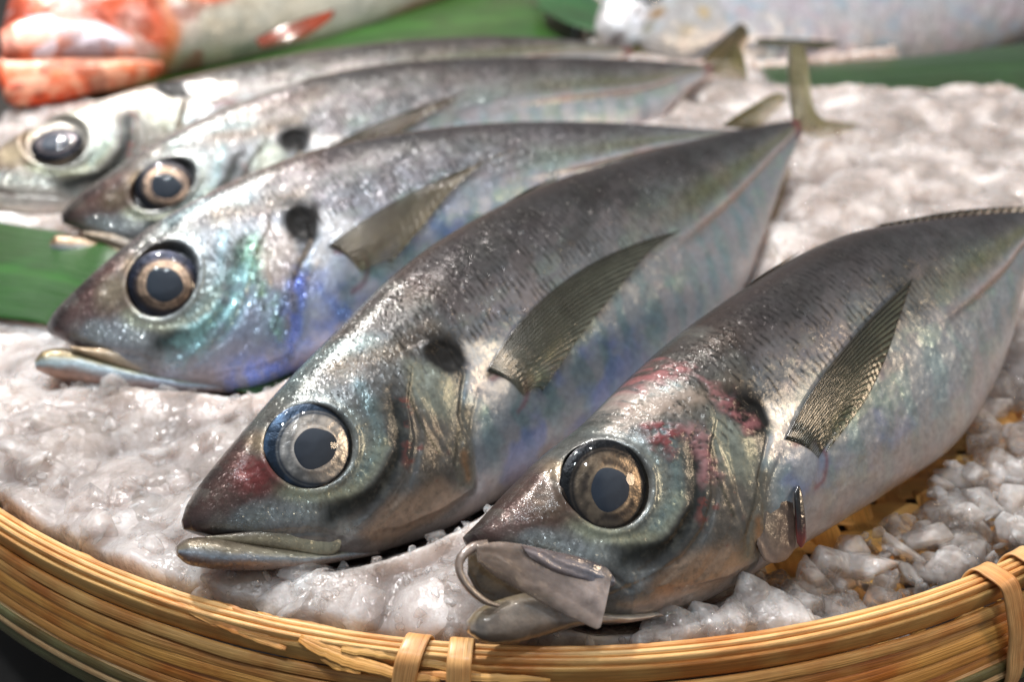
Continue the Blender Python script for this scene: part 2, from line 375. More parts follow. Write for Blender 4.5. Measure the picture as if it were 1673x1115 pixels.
def head_paint(P, c, met, gl, S):
    n1 = fbm(P.raw[..., 0]*5, P.raw[..., 1]*5, 2); n2 = fbm(P.raw[..., 0]*14, P.raw[..., 1]*14, 3); n3 = fbm(P.raw[..., 0]*30, P.raw[..., 1]*30, 1, 3)
    def o(m, col, k=1.0, me=None, g=None):
        nonlocal c, met, gl
        c = over(c, m, sr(*col), k)
        if me is not None: met = met*(1-m*k)+me*m*k
        if g is not None: gl = gl*(1-m*k)+g*m*k
    head = P.poly([(250, 950), (240, 700), (420, 560), (600, 430), (700, 480), (745, 575), (760, 620), (780, 800), (700, 900), (560, 960)], 12)
    o(head, S.headc, .85, .5, .35)
    o(P.line([(320, 800), (400, 700), (480, 610), (570, 530), (690, 470)], 44), (62, 52, 47), .85, .35, .9)
    o(P.line([(450, 640), (520, 585), (600, 560)], 20), (120, 136, 138), .6, .7, .9)
    o(P.line([(560, 600), (640, 575), (700, 535)], 22), (112, 98, 84), .6, .5, 1.1)
    o(P.poly([(660, 590), (720, 600), (742, 640), (735, 700), (700, 690), (670, 650)], 14), (138, 142, 130), .75, .45, .3)
    o(P.poly([(670, 660), (735, 690), (760, 790), (690, 800), (680, 720)], 16), (98, 92, 86), .8, .4, .3)
    o(P.poly([(748, 640), (776, 660), (776, 800), (746, 800), (740, 740)], 8), (120, 116, 104), .7, .4, .5)
    o(P.blob(764, 650, 22, .8), (150, 168, 180), .7, .6)
    o(P.line([(757, 740), (764, 780)], 8), (165, 120, 80), .6)
    # silver ring round the eye, blue-green below
    e = P.pt([(508, 728)])[0]; r = np.hypot(*(P.p-e).transpose(2, 0, 1)); dv = P.p-e; ang = np.arctan2(dv[..., 1], dv[..., 0])
    ring = np.exp(-((r-.80)/.13)**2); back = .35+.65*sst(-.2, .9, np.cos(ang+.35))
    o(ring*back, (140, 146, 142), .85, .7, .6)
    o(P.line([(455, 800), (500, 815), (560, 808), (603, 775), (618, 730)], 13), (188, 190, 165), .85, .8, .7)
    o(P.line([(590, 780), (614, 735), (612, 680), (590, 630)], 13), (126, 146, 148), .7, .75, .6)
    o(P.line([(355, 852), (430, 844), (520, 838), (575, 862)], 17), (172, 178, 178), .85, .75, 1.1)
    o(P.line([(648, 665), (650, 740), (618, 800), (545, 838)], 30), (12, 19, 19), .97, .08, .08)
    o(P.poly([(590, 870), (640, 820), (720, 780), (760, 810), (700, 860), (610, 905)], 16), (160, 134, 112), .75, .35, .2)
    o(P.poly([(560, 900), (700, 862), (830, 790), (840, 815), (700, 900), (600, 940)], 12), (160, 150, 145), .7, .3, .1)
    # snout
    o(P.poly([(285, 870), (300, 800), (360, 730), (420, 700), (455, 760), (470, 800), (400, 835), (350, 870)], 16), (74, 52, 48), .8, .3, .6)
    o(P.blob(415, 778, 40, .7), S.snout, .85, .15, .3)
    o(P.line([(296, 850), (310, 810), (340, 770)], 15), (30, 24, 24), .9, .2, .5)
    o(P.line([(300, 862), (345, 874), (420, 880)], 7), (70, 50, 50), .8, .2, .2)
    o(P.blob(395, 838, 26, .8, asp=1.8, ang=-10), (140, 146, 150), .7, .7, 1.2)
    o(P.blob(428, 722, 24, .8), (150, 134, 108), .5, .4, .3)
    # fine radiating streaks behind the eye
    st = sst(.5, .8, .5+.5*np.sin(ang*46+n1*7))*sst(.72, .85, r)*(1-sst(1.05, 1.5, r))
    c = c*(1-.16*st[..., None])
    # small vessels and blotches
    o(sst(.60, .72, n1)*P.poly([(650, 650), (740, 680), (720, 790), (660, 760)], 12), (120, 60, 52), .6)
    o(head*sst(.56, .74, n2), (70, 68, 62), .28)
    o(head*sst(.60, .72, fbm(P.raw[..., 0]*3.1, P.raw[..., 1]*3.1, 3)), (140, 142, 134), .12, .6)
    if S.irid > 1.1:
        q1 = .25+.95*sst(.3, .7, n1); q2 = .25+.95*sst(.35, .65, fbm(P.raw[..., 0]*3.3+4, P.raw[..., 1]*3.3, 1))
        o(P.poly([(560, 890), (640, 820), (660, 700), (740, 700), (790, 800), (700, 870)], 40), (150, 160, 186), .6, .6, .6)
        o(q1*P.line([(760, 680), (776, 760), (770, 820), (700, 860)], 36), (112, 138, 226), .6, .6, .9)
        o(q2*P.line([(660, 640), (700, 700), (738, 770)], 26), (140, 182, 150), .6, .65, .9)
        o(q2*P.poly([(800, 690), (880, 680), (980, 740), (840, 760)], 30), (110, 146, 226), .55, .6, 1)
        o(q1*P.line([(600, 830), (650, 760), (660, 690)], 34), (140, 184, 182), .6, .7, .9)
        o(P.poly([(660, 590), (720, 600), (742, 640), (735, 700), (700, 690), (670, 650)], 14), (190, 168, 160), .5)
    # dark gill spot
    o(P.blob(718, 558, 66, .6, asp=2.4, ang=-35), (26, 23, 21), .85, .1, .4)
    o(P.blob(726, 582, 52, .3, asp=1.3, ang=-50), (3, 3, 4), 1.0, 0.0, .03)
    o(P.line([(738, 600), (750, 622), (746, 690), (738, 760)], 4, True), (40, 38, 34), .55)
    o(P.line([(665, 640), (690, 700), (715, 740)], 3, True), (60, 60, 50), .7)
    # bright shoulder, fin root
    o(P.poly([(752, 558), (835, 560), (812, 600), (788, 650), (764, 640), (768, 600)], 12), (204, 203, 202), .9, .4, .4)
    o(P.line([(788, 610), (780, 680), (790, 760)], 12), (150, 155, 162), .6, .5)
    o(P.blob(822, 640, 40, .4), (150, 156, 164), .8, .25, .1)
    o(P.line([(802, 618), (830, 606), (858, 622), (862, 655), (848, 672)], 7), (112, 66, 72), .7, .1)
    o(P.line([(797, 612), (812, 596)], 6), (15, 14, 12), .9)
    return c, met, gl

def make_fish(S, S0):
    root = empty('jack_mackerel', S.M); S.root = root; tag(root, S.label, 'fish', 'jack mackerels laid side by side on the ice')
    V, s, th = S.V0.copy(), S.s, S.th; nt = S.nt; n = V.shape[1]
    sv = np.repeat(s[:, None], n, 1); t = np.cos(th)[None].repeat(len(s), 0)
    xy = tocan(S, V[..., :2]); P = Paint(S0, xy, S.seed)
    X, Y = V[..., 0], V[..., 1]
    vis = (th <= math.pi)[None].repeat(len(s), 0)*1.0; edge = np.clip(np.sin(th), 0, 1)[None]**.35*vis
    # ---- body colour, from back to belly
    nA = fbm(X*1.1+S.seed, Y*1.6, 0); nB = fbm(X*3+S.seed, Y*4, 1); nC = fbm(X*.8, Y*.8+S.seed, 2); nD = fbm(X*9, Y*9+S.seed, 3)
    tt = t+(nA-.5)*.35+(nB-.5)*.12
    stops = np.array([-1.1, -.75, -.4, -.1, .2, .5, .8, 1.1])
    cols = np.array([sr(*q) for q in ((172, 146, 134), (160, 158, 164), (146, 154, 164), (142, 148, 156), (116, 118, 122), (76, 75, 76), (49, 46, 46), (36, 32, 31))])
    c = np.stack([np.interp(tt, stops, cols[:, i]) for i in range(3)], -1)*S.bright
    met = np.interp(tt, [-1, -.5, .2, .9], [.32, .48, .36, .20]); gl = np.interp(tt, [-.9, -.3, .15, .45, .95], [.10, .18, .30, .85, .45])
    gl = gl*(.5+1.1*sst(.35, .65, nB))
    # iridescent bars on the flank
    bars = sst(.35, .95, .5+.5*np.sin(X*7.5+nA*5-Y*1.5))*sst(.25, .4, sv)*(1-sst(.78, .9, sv))*np.exp(-((t+.35)/.42)**2)
    c = over(c, bars, sr(116, 160, 168), .42*S.irid); met = met+.18*bars
    c = over(c, sst(.52, .68, nC)*np.exp(-((t+.5)/.4)**2)*sst(.22, .3, sv)*(1-sst(.5, .6, sv)), sr(104, 128, 200), .55*S.irid)
    c = over(c, sst(.55, .7, fbm(X*1.3+7, Y*2.2, 3))*np.exp(-((t+.2)/.5)**2)*sst(.3, .4, sv), sr(150, 178, 160), .4*S.irid)
    c = over(c, sst(.52, .66, fbm(X*.9+3, Y*1.7+2, 1))*np.exp(-((t+.0)/.5)**2), sr(154, 140, 142), .35)
    c = over(c, np.exp(-((t-.28)/.16)**2)*sst(.55, .75, sv), sr(92, 96, 52), .6)
    # keel line of the rear half
    keel = np.exp(-((t-.02)/.05)**2)*sst(.60, .74, sv); c = over(c, keel, sr(138, 112, 100), .8)
    V[..., 2] += .06*keel*np.exp(-((t-.02)/.09)**2)*vis
    c = over(c, np.exp(-((t-.97)/.06)**2)*sst(.3, .35, sv), sr(50, 40, 36), .7)
    c = over(c, sst(.965, .99, sv), sr(110, 50, 48), .7)
    hm = P.blob(508, 728, 420, .2, True)            # only near the head
    c, met, gl = head_paint(P, c, met, gl, S)
    hr = head_relief(P)*edge
    V[..., 2] += hr
    V[..., 2] += ((fbm(X*2.2, Y*2.2, 1)-.5)*.035+(fbm(X*7, Y*7, 2)-.5)*.007)*vis*np.clip(sv*12, 0, 1)
    scl = sst(.05, .25, t)*(1-sst(.86, .97, t))*sst(.24, .30, sv)*(1-sst(.7, .95, sv))*S.dash
    # wounds
    Pw = V[:, :, :2]
    for (pts, wcol, wk, dz) in S.wounds:
        q = look(S, [a for a, b in pts], [b for a, b in pts])[:, :2]
        wob = np.stack([fbm(X*3, Y*3, 1)-.5, fbm(X*3+5, Y*3, 2)-.5], -1)*.45
        d, ins = seg_dist(Pw+wob, q, True); m = sst(-.10, .14, np.where(ins, d, -d))*vis*sst(.30, .62, .5*fbm(X*3+2, Y*7, 3)+.5*fbm(X*14+Y*6, Y*14, 1)+.02)
        c = over(c, m, sr(*wcol), wk); met = met*(1-m*.8); gl = gl*(1-.7*m); scl = scl*(1-m); V[..., 2] += dz*.3*m*(.5+fbm(X*6, Y*6, 0))
    mo = (.88+.24*nD)
    c = np.clip(c*mo[..., None]*(1+(S.bright-1)*.8*hm[..., None])*np.array(S.tone), 0.004, .95)
    par = np.stack([np.clip(met, 0, 1), np.clip(gl*S.glk, 0, 1.4), np.clip(scl, 0, 1)], -1)
    Lc = S.L; uv = np.stack([sv*Lc, np.repeat((np.r_[np.linspace(0, 6.2, nt), np.linspace(6.2, 12.4, n-nt+2)[1:-1]])[None], len(s), 0)], -1)
    body = mesh_tube('body', V, SKIN, root, col=c, par=par, uv=uv)
    # ---- gill cover: its own raised plate
    gm = P.poly(GILL, 1.0, True)*vis; gi = P.poly(GILL, 9, True); ga = (gm > .5)
    ga2 = ga[:-1, :-1] & ga[1:, :-1] & ga[1:, 1:] & ga[:-1, 1:]
    idx = np.arange(V.shape[0]*n).reshape(V.shape[0], n)
    f = np.stack([idx[:-1, :-1], idx[1:, :-1], idx[1:, 1:], idx[:-1, 1:]], -1)[ga2]
    if len(f):
        Vg = V.copy(); fr_ = P.line([(655, 575), (668, 640), (690, 720), (668, 800), (612, 868)], 46, True); Vg[..., 2] += .006*(fr_ > .6)+(-.012*(1-fr_)+.050*sst(.5, 1.0, gi)*(1-sst(.1, .7, fr_)))
        use = np.unique(f); rm = np.zeros(V.shape[0]*n, int); rm[use] = np.arange(len(use))
        mk('gill_cover', Vg.reshape(-1, 3)[use], rm[f], SKIN, root, col=c.reshape(-1, 3)[use], par=par.reshape(-1, 3)[use], uv=uv.reshape(-1, 2)[use])
    S.Vd = V
    # ---- eye
    make_eye(S)
    for spec in S.jaws: make_plate(S, **spec)
    make_pectoral(S)
    return root

def make_eye(S):
    ex, ey, er = S.eye; ctr = look(S, [ex], [ey])[0]; k = er
    # flat direction of the eye follows the cheek
    nrm = np.array(S.eyen, float); nrm /= np.linalg.norm(nrm)
    a1 = np.cross([0, 1., 0], nrm); a1 /= np.linalg.norm(a1); a2 = np.cross(nrm, a1)
    if a1[0] < 0: a1 = -a1; a2 = -a2
    nr, na = 56, 128; r = np.linspace(.0, 1.08, nr)**.9; a = np.linspace(0, 2*math.pi, na, endpoint=False)
    R, A = np.meshgrid(r, a, indexing='ij'); ox, oy = S.iris_off
    u = R*np.cos(A); v = R*np.sin(A); h = .16*np.sqrt(np.clip(1.17-R**2, 0, 1))-.20
    Vv = ctr+k*(u[..., None]*a1+v[..., None]*a2+(h)[..., None]*nrm)
    ri = np.hypot(u-ox, v-oy)/S.iris_r; ai = np.arctan2(v-oy, u-ox); pr = S.pupil_r
    n1 = fbm(u*2.2+3+S.seed, v*2.2+ri*3, 1); n2 = fbm(u*4+S.seed, v*4, 2); n3 = fbm(ai*9, ri*3, 3)
    outer, ring, mid, dark = [sr(*q) for q in S.iris_cols]
    c = np.zeros(R.shape+(3,))+dark
    c = over(c, sst(.55, .75, n2), dark*2.2)
    c = over(c, 1-sst(.94, 1.02, ri), outer*.9)
    c = over(c, np.exp(-((ri-.80)/.10)**2)*(.45+.55*n1), ring)
    c = over(c, (1-sst(.60, .70, ri))*(.4+.6*n1), mid)
    c = over(c, np.exp(-((ri-pr*1.06)/.045)**2)*(.5+n2), ring*1.15)
    c = over(c, sst(.50, .66, fbm(u*3+S.seed, v*3+7, 2))*(ri < .95)*(ri > pr), outer*.55, .6)
    c = over(c, sst(.52, .7, fbm(u*2+S.seed+4, v*2, 3))*(ri < .9)*(ri > pr), ring*1.1, .6)
    c = over(c, np.exp(-((ri-.93)/.04)**2), dark, .8)
    c = over(c, sst(.55, .7, n3)*(1-sst(.9, 1, ri))*sst(.6, .7, ri), dark*1.6, .25)
    c = np.clip(c, .003, .95)
    eb = mk('eye', Vv, grid_faces(nr, na, True), IRIS, S.root, col=c)
    # pupil: an uneven disc a hair above the iris
    r = np.linspace(0, 1, 14); R, A = np.meshgrid(r, a, indexing='ij')
    wob = 1+.05*np.cos(2*A+S.seed)+.035*np.cos(3*A+1)+.02*np.cos(5*A+S.seed)
    pu = ox+R*wob*pr*S.iris_r*np.cos(A); pv = oy+R*wob*pr*S.iris_r*np.sin(A); hh = .16*np.sqrt(np.clip(1.17-pu**2-pv**2, 0, 1))-.20+.012*(1-R**4)
    mk('pupil', ctr+k*(pu[..., None]*a1+pv[..., None]*a2+hh[..., None]*nrm), grid_faces(14, na, True), PUPIL, eb)
    r = np.linspace(0, 1.06, 30); R, A = np.meshgrid(r, a, indexing='ij')
    h = -.10+.34*(1-(R/1.06)**2)**.8
    mk('cornea', ctr+k*((R*np.cos(A))[..., None]*a1+(R*np.sin(A))[..., None]*a2+h[..., None]*nrm), grid_faces(30, na, True), CORNEA, eb)

def make_plate(S, name, pairs, cols, w=.25, zo=.15, mat=None, ns=90, nt=40, pw=.9, prof=None, met=.35, gl=.3, base=None, ripple=0.0, streak=0, patch=None):
    """a jaw bone, lip or flap: loft between two edges. base lifts it from the fish's mid plane"""
    prof = prof or [(0, .35), (.12, .8), (.4, 1), (.8, 1), (1, .6)]; pf = np.array(prof)
    wf = lambda s: np.interp(s, pf[:, 0], pf[:, 1])*w
    V, s, th = tube(S, pairs, wf, ns, nt, zc=zo, pw=pw, nh=14)
    if base is not None:
        b = np.array(base); V[..., 2] += np.interp(s, b[:, 0], b[:, 1])[:, None]
    n = V.shape[1]; t = np.cos(th)[None].repeat(ns, 0); sv = np.repeat(s[:, None], n, 1); X, Y = V[..., 0], V[..., 1]
    if ripple: V[..., 2] += ripple*(np.sin(t*7+sv*5+fbm(X*3, Y*3, 1)*6)*np.sin(np.pi*sv)**.3)
    tt = t+(fbm(X*3, Y*3, 1)-.5)*.5
    st = np.linspace(-1, 1, len(cols[0])); C = []
    for row in cols: q = np.array([sr(*x) for x in row]); C.append(np.stack([np.interp(tt, st, q[:, i]) for i in range(3)], -1))
    k = sst(.15, .75, sv+(fbm(X*2, Y*2, 2)-.5)*.3)[..., None]; c = C[0]*(1-k)+C[-1]*k
    c = c*(.8+.4*fbm(X*10, Y*10, 3))[..., None]
    if patch is not None: c = over(c, sst(.48, .62, fbm(X*1.3+3, Y*1.6, 2)), sr(*patch), .8); c = over(c, sst(.55, .62, fbm(X*1.1+9, Y*1.3, 1)), sr(96, 40, 34), .5)
    if streak: c = c*(1-.25*sst(.5, .9, .5+.5*np.sin(t*streak+sv*4+fbm(X*3, Y*3, 1)*4)))[..., None]
    par = np.stack([np.full(c.shape[:2], met), np.full(c.shape[:2], gl), np.zeros(c.shape[:2])], -1)
    uv = np.stack([sv*2.5, t*.6+3], -1)
    return mesh_tube(name, V, mat or SKIN, S.root, col=np.clip(c, .004, .9), par=par, uv=uv)

def fan(S, name, base, end, mids, offs, mat=FIN, nv=44, nw=90, ccol=((70, 66, 40), (104, 98, 62)), th=.02, parent=None, hug=False, wave=.01):
    """a fin: rays run from the base edge over a middle edge to the trailing edge. Points are (px, py, z)"""
    w = np.linspace(0, 1, nw); v = np.linspace(0, 1, nv)
    Bq = spline(np.array(base, float), w); Eq = spline(np.array(end, float), w); Mq = spline(np.array(mids, float), w)
    v_ = v[:, None, None]; G = (1-v_)**2*Bq[None]+2*v_*(1-v_)*Mq[None]+v_**2*Eq[None]
    L = np.zeros(G.shape)
    for i in range(nv):
        for_z = G[i, :, 2]; wv = ray(G[i, :, 0], G[i, :, 1]); o = S.N[None]+S.Z[None]*for_z[:, None]-CAM
        tt = (o@S.Z)/(wv@S.Z); q = CAM+wv*tt[:, None]-S.N; L[i] = np.stack([q@S.X, q@S.Y, q@S.Z], -1)
    if hug:
        S.csc2 = 1.0 if S.ns > 700 else 2.5
        vx = S.vpx[::4, ::3].reshape(-1, 2); vz = S.visx[::4, ::3, 2].ravel()
        q = G[..., :2].reshape(-1, 2); zz = np.empty(len(q))
        for i0 in range(0, len(q), 500):
            d = ((q[i0:i0+500, None]-vx[None])**2).sum(-1); k = d.argmin(1); zz[i0:i0+500] = np.where(d[np.arange(len(k)), k] < 400, vz[k]+.02*S.csc2, -9)
        zz = zz.reshape(G.shape[:2]); zz = np.where(zz > -5, zz-.01+.03*sst(0, .10, v)[:, None]+.10*v[:, None]*(1-.5*w[None]), -9); G[..., 2] = np.where(zz > -5, np.minimum(np.maximum(G[..., 2], zz), zz+.08), G[..., 2])
        for i in range(nv):
            wv = ray(G[i, :, 0], G[i, :, 1]); o = S.N[None]+S.Z[None]*G[i, :, 2][:, None]-CAM; tt = (o@S.Z)/(wv@S.Z); q = CAM+wv*tt[:, None]-S.N; L[i] = np.stack([q@S.X, q@S.Y, q@S.Z], -1)
    rr = np.sin(w*2*math.pi*20)[None]*np.sin(math.pi*np.clip(v, .05, 1))[:, None]
    L[..., 2] += .004*rr+wave*np.sin(v[:, None]*5+w[None]*4)
    top = L; bot = L.copy(); bot[..., 2] -= th
    n = nv*nw; f = grid_faces(nv, nw); V = np.vstack([top.reshape(-1, 3), bot.reshape(-1, 3)])
    ed = []
    idx = np.arange(n).reshape(nv, nw); loop = np.r_[idx[0, :], idx[1:, -1], idx[-1, -2::-1], idx[-2:0:-1, 0]]
    for a, b in zip(loop, np.roll(loop, -1)): ed.append((a, b, b+n, a+n))
    Fc = np.vstack([f, f[:, ::-1]+n, np.array(ed)])
    U, Wd = np.meshgrid(v, w, indexing='ij')
    a, b = sr(*ccol[0]), sr(*ccol[1]); k = np.clip(.15+.95*Wd+.5*(fbm(U*4, Wd*4, 1)-.5), 0, 1)[..., None]; c = a*(1-k)+b*k
    c = over(c, np.exp(-(Wd/.05)**2), sr(44, 40, 28), .8); 
    uv = np.stack([U, Wd], -1)
    return mk(name, V, Fc, mat, parent or S.root, col=np.vstack([c.reshape(-1, 3)]*2), uv=np.vstack([uv.reshape(-1, 2)]*2))

def lifted(S, pts, off):
    """(px,py) -> (px,py,z) just above the skin there"""
    out = []
    for p, o in zip(pts, off if hasattr(off, '__len__') else [off]*len(pts)):
        q = look(S, [p[0]], [p[1]])[0]; out.append((p[0], p[1], q[2]+o))
    return out
def make_pectoral(S):
    f = S.pect
    fan(S, 'pectoral_fin', lifted(S, f['base'], .04), lifted(S, f['end'], [.08, .08, .07, .05, .03][:len(f['end'])]), lifted(S, f['mid'], [.10, .08, .05][:len(f['mid'])]), None, ccol=f['col'], hug=True)

SPEC = []
def fish(**k):
    S = Fish(); S.thick = 1.0; S.wounds = []; S.dash = 1.0; S.irid = 1.0; S.bright = 1.0; S.glk = 1.0; S.headc = (112, 112, 112); S.tone = (1, 1, 1); S.snout = (96, 40, 40); S.seed = 0
    S.eyen = (-.10, .05, 1); S.iris_off = (.06, -.08); S.iris_r = .90; S.pupil_r = .54; S.notch = 2.2; S.jaws = []
    for a, b in k.items(): setattr(S, a, b)
    frame(S, *k['fr']); build_body(S); chart(S); SPEC.append(S); return S

F5 = fish(glk=.8, headc=(98, 98, 97), fr=((298, 858), 1.65, (1306, 210), 1.7, 45), ns=760, nt=250, seed=0,
    label='second fish from the front, silver ringed eye, dark red snout, lower jaw jutting out',
    pairs=[(297, 850, 300, 866), (310, 818, 330, 876), (348, 765, 398, 886), (410, 690, 478, 908), (470, 622, 562, 915), (540, 550, 650, 894), (620, 470, 740, 858),
           (700, 405, 840, 800), (800, 346, 950, 735), (900, 300, 1060, 650), (1000, 268, 1150, 565), (1100, 238, 1215, 465), (1190, 216, 1250, 370), (1260, 202, 1283, 280), (1300, 196, 1306, 224)],
    lm=dict(N=(298, 852), E=(513, 733), G=(722, 580), P=(800, 608), M=(555, 900), B=(772, 800)),
    eye=(510, 731, .655), iris_cols=((168, 166, 162), (232, 224, 214), (176, 164, 156), (40, 58, 78)), iris_off=(.06, -.06),
    pect=dict(base=[(797, 606), (816, 614), (838, 628), (856, 646)], end=[(1114, 376), (1066, 408), (1010, 472), (950, 548), (886, 640)], mid=[(892, 425), (925, 510), (880, 625)], col=((72, 73, 60), (108, 112, 100))),
    jaws=[dict(name='lower_jaw', pairs=[(288, 893, 290, 910), (305, 881, 312, 925), (345, 880, 380, 933), (430, 893, 460, 931), (520, 900, 540, 921), (590, 890, 620, 906)],
               cols=[[(120, 96, 88), (136, 116, 108), (150, 160, 172), (130, 122, 108), (108, 98, 84), (60, 48, 42)], [(160, 142, 132), (150, 136, 128), (140, 150, 158), (130, 130, 116), (122, 118, 104), (98, 92, 80)]], w=.34, zo=.20, met=.35, gl=.55, prof=[(0, .35), (.1, .75), (.3, 1), (.6, .9), (.85, .6), (1, .15)], base=[(0, 0), (.5, .06), (1, .05)]),
          dict(name='jaw_plate', pairs=[(338, 876, 348, 884), (400, 869, 415, 892), (470, 859, 484, 902), (525, 858, 532, 908), (548, 872, 550, 902), (553, 882, 553, 893)],
               cols=[[(112, 104, 88), (134, 126, 106), (104, 96, 88)], [(124, 122, 106), (140, 140, 124), (108, 112, 112)]], w=.08, zo=.46, base=[(0, -.16), (.5, .02), (1, .08)], gl=.5)])
F6 = fish(fr=((762, 893), 1.9, (1745, 362), 2.0, 42), ns=760, nt=250, seed=5, irid=.7, bright=.98, glk=.6, headc=(92, 91, 88),
    label='front right fish with bloody wounds on its forehead and a gaping torn mouth',
    pairs=[(757, 878, 768, 902), (785, 853, 830, 915), (835, 800, 890, 965), (890, 745, 960, 1018), (960, 690, 1050, 1012), (1030, 620, 1140, 982), (1110, 548, 1230, 930), (1200, 482, 1330, 872),
           (1290, 425, 1440, 805), (1380, 385, 1540, 735), (1470, 368, 1600, 650), (1560, 355, 1640, 560), (1640, 348, 1668, 455), (1710, 347, 1715, 400), (1745, 348, 1748, 376)],
    lm=dict(N=(760, 885), E=(998, 797), G=(1213, 686), P=(1288, 716), M=(1010, 985), B=(1235, 920)),
    eye=(996, 799, .66), iris_cols=((96, 84, 74), (176, 154, 128), (104, 90, 78), (16, 18, 22)), iris_off=(.02, -.02), pupil_r=.50, notch=1.9, snout=(70, 56, 44),
    wounds=[([(1010, 628), (1075, 588), (1140, 600), (1120, 616), (1060, 632), (1000, 660)], (150, 92, 92), .75, .05),
            ([(1050, 700), (1090, 690), (1120, 715), (1095, 745), (1060, 735)], (112, 44, 46), .85, .08),
            ([(1100, 690), (1140, 700), (1190, 770), (1150, 790), (1120, 740)], (150, 108, 110), .65, .06),
            ([(1140, 610), (1190, 640), (1235, 690), (1215, 700), (1170, 660)], (146, 96, 98), .7, .05),
            ([(960, 680), (1010, 640), (1120, 625), (1150, 650), (1120, 680), (1040, 690), (980, 715)], (158, 142, 130), .55, .03)],
    pect=dict(base=[(1284, 718), (1300, 722), (1320, 732), (1338, 748)], end=[(1492, 455), (1470, 520), (1445, 590), (1410, 660), (1350, 740)], mid=[(1340, 590), (1395, 600), (1375, 690)], col=((58, 58, 44), (88, 92, 74))),
    jaws=[dict(name='upper_lip', mat=TISSUE, pairs=[(796, 882, 798, 898), (768, 888, 776, 903), (747, 908, 759, 917), (744, 932, 757, 933), (757, 960, 768, 954), (786, 986, 794, 978), (812, 994, 818, 988)],
               cols=[[(120, 104, 94), (160, 148, 140), (110, 94, 84)], [(120, 104, 88), (150, 138, 126), (104, 88, 74)]], w=.07, zo=.66, met=.1, nt=30),
          dict(name='mouth_lining', mat=TISSUE, pairs=[(766, 900, 764, 940), (800, 905, 782, 972), (840, 930, 812, 992), (880, 960, 850, 1000), (930, 980, 925, 1010)],
               cols=[[(70, 58, 44), (96, 82, 62), (60, 50, 40)], [(60, 50, 40), (84, 70, 54), (60, 50, 42)]], w=.10, zo=.35, met=.1),
          dict(name='jaw_plate', mat=THIN, pairs=[(778, 890, 782, 922), (822, 886, 812, 946), (880, 896, 860, 972), (938, 914, 908, 1000), (972, 924, 950, 1020), (984, 930, 966, 1027), (990, 940, 972, 1024)],
               cols=[[(112, 96, 84), (150, 134, 122), (132, 116, 104), (150, 136, 126)], [(150, 136, 126), (176, 162, 156), (200, 186, 180), (160, 146, 138)]], w=.07, zo=.74, base=[(0, 0), (.5, .03), (1, .16)], ripple=.006, streak=9, met=.05, prof=[(0, .5), (.2, 1), (.8, .8), (1, .35)]),
          dict(name='cheek_fold', mat=TISSUE, pairs=[(850, 890, 865, 912), (900, 900, 905, 935), (950, 912, 950, 950), (990, 928, 988, 962), (1004, 945, 1002, 958)],
               cols=[[(110, 100, 98), (140, 132, 134), (96, 86, 84)], [(80, 74, 80), (120, 122, 132), (80, 74, 76)]], w=.06, zo=.84, ripple=.006, met=.2),
          dict(name='lower_jaw', mat=TISSUE, pairs=[(764, 1016, 766, 1036), (782, 996, 790, 1050), (830, 972, 840, 1050), (885, 966, 900, 1036), (935, 990, 950, 1022), (1000, 1002, 1020, 1018), (1060, 998, 1080, 1008)],
               cols=[[(90, 74, 62), (130, 118, 106), (146, 136, 126), (120, 106, 82)], [(176, 150, 126), (160, 144, 132), (144, 138, 130), (128, 118, 102)]], w=.30, zo=.35, met=.15, ripple=.008),
          dict(name='gill_flap', mat=SKIN, pairs=[(1250, 800, 1236, 890), (1264, 780, 1250, 918), (1280, 785, 1280, 918), (1292, 815, 1296, 900), (1296, 850, 1299, 880)],
               cols=[[(118, 102, 92), (96, 88, 82), (90, 86, 80)], [(120, 100, 88), (88, 72, 64), (60, 48, 42)]], w=.05, zo=.93, pw=.7, ripple=.008, streak=6, met=.25, gl=.1),
          dict(name='gill_slit_and_rakers', mat=TISSUE, pairs=[(1298, 806, 1302, 888), (1304, 794, 1309, 896), (1309, 802, 1317, 884)],  # darkness of the open slit painted black, red gill tissue at its foot
               cols=[[(96, 26, 18), (30, 14, 12), (8, 7, 7), (8, 7, 7)], [(110, 34, 24), (40, 18, 16), (12, 10, 10), (8, 7, 7)]], w=.05, zo=1.06)])
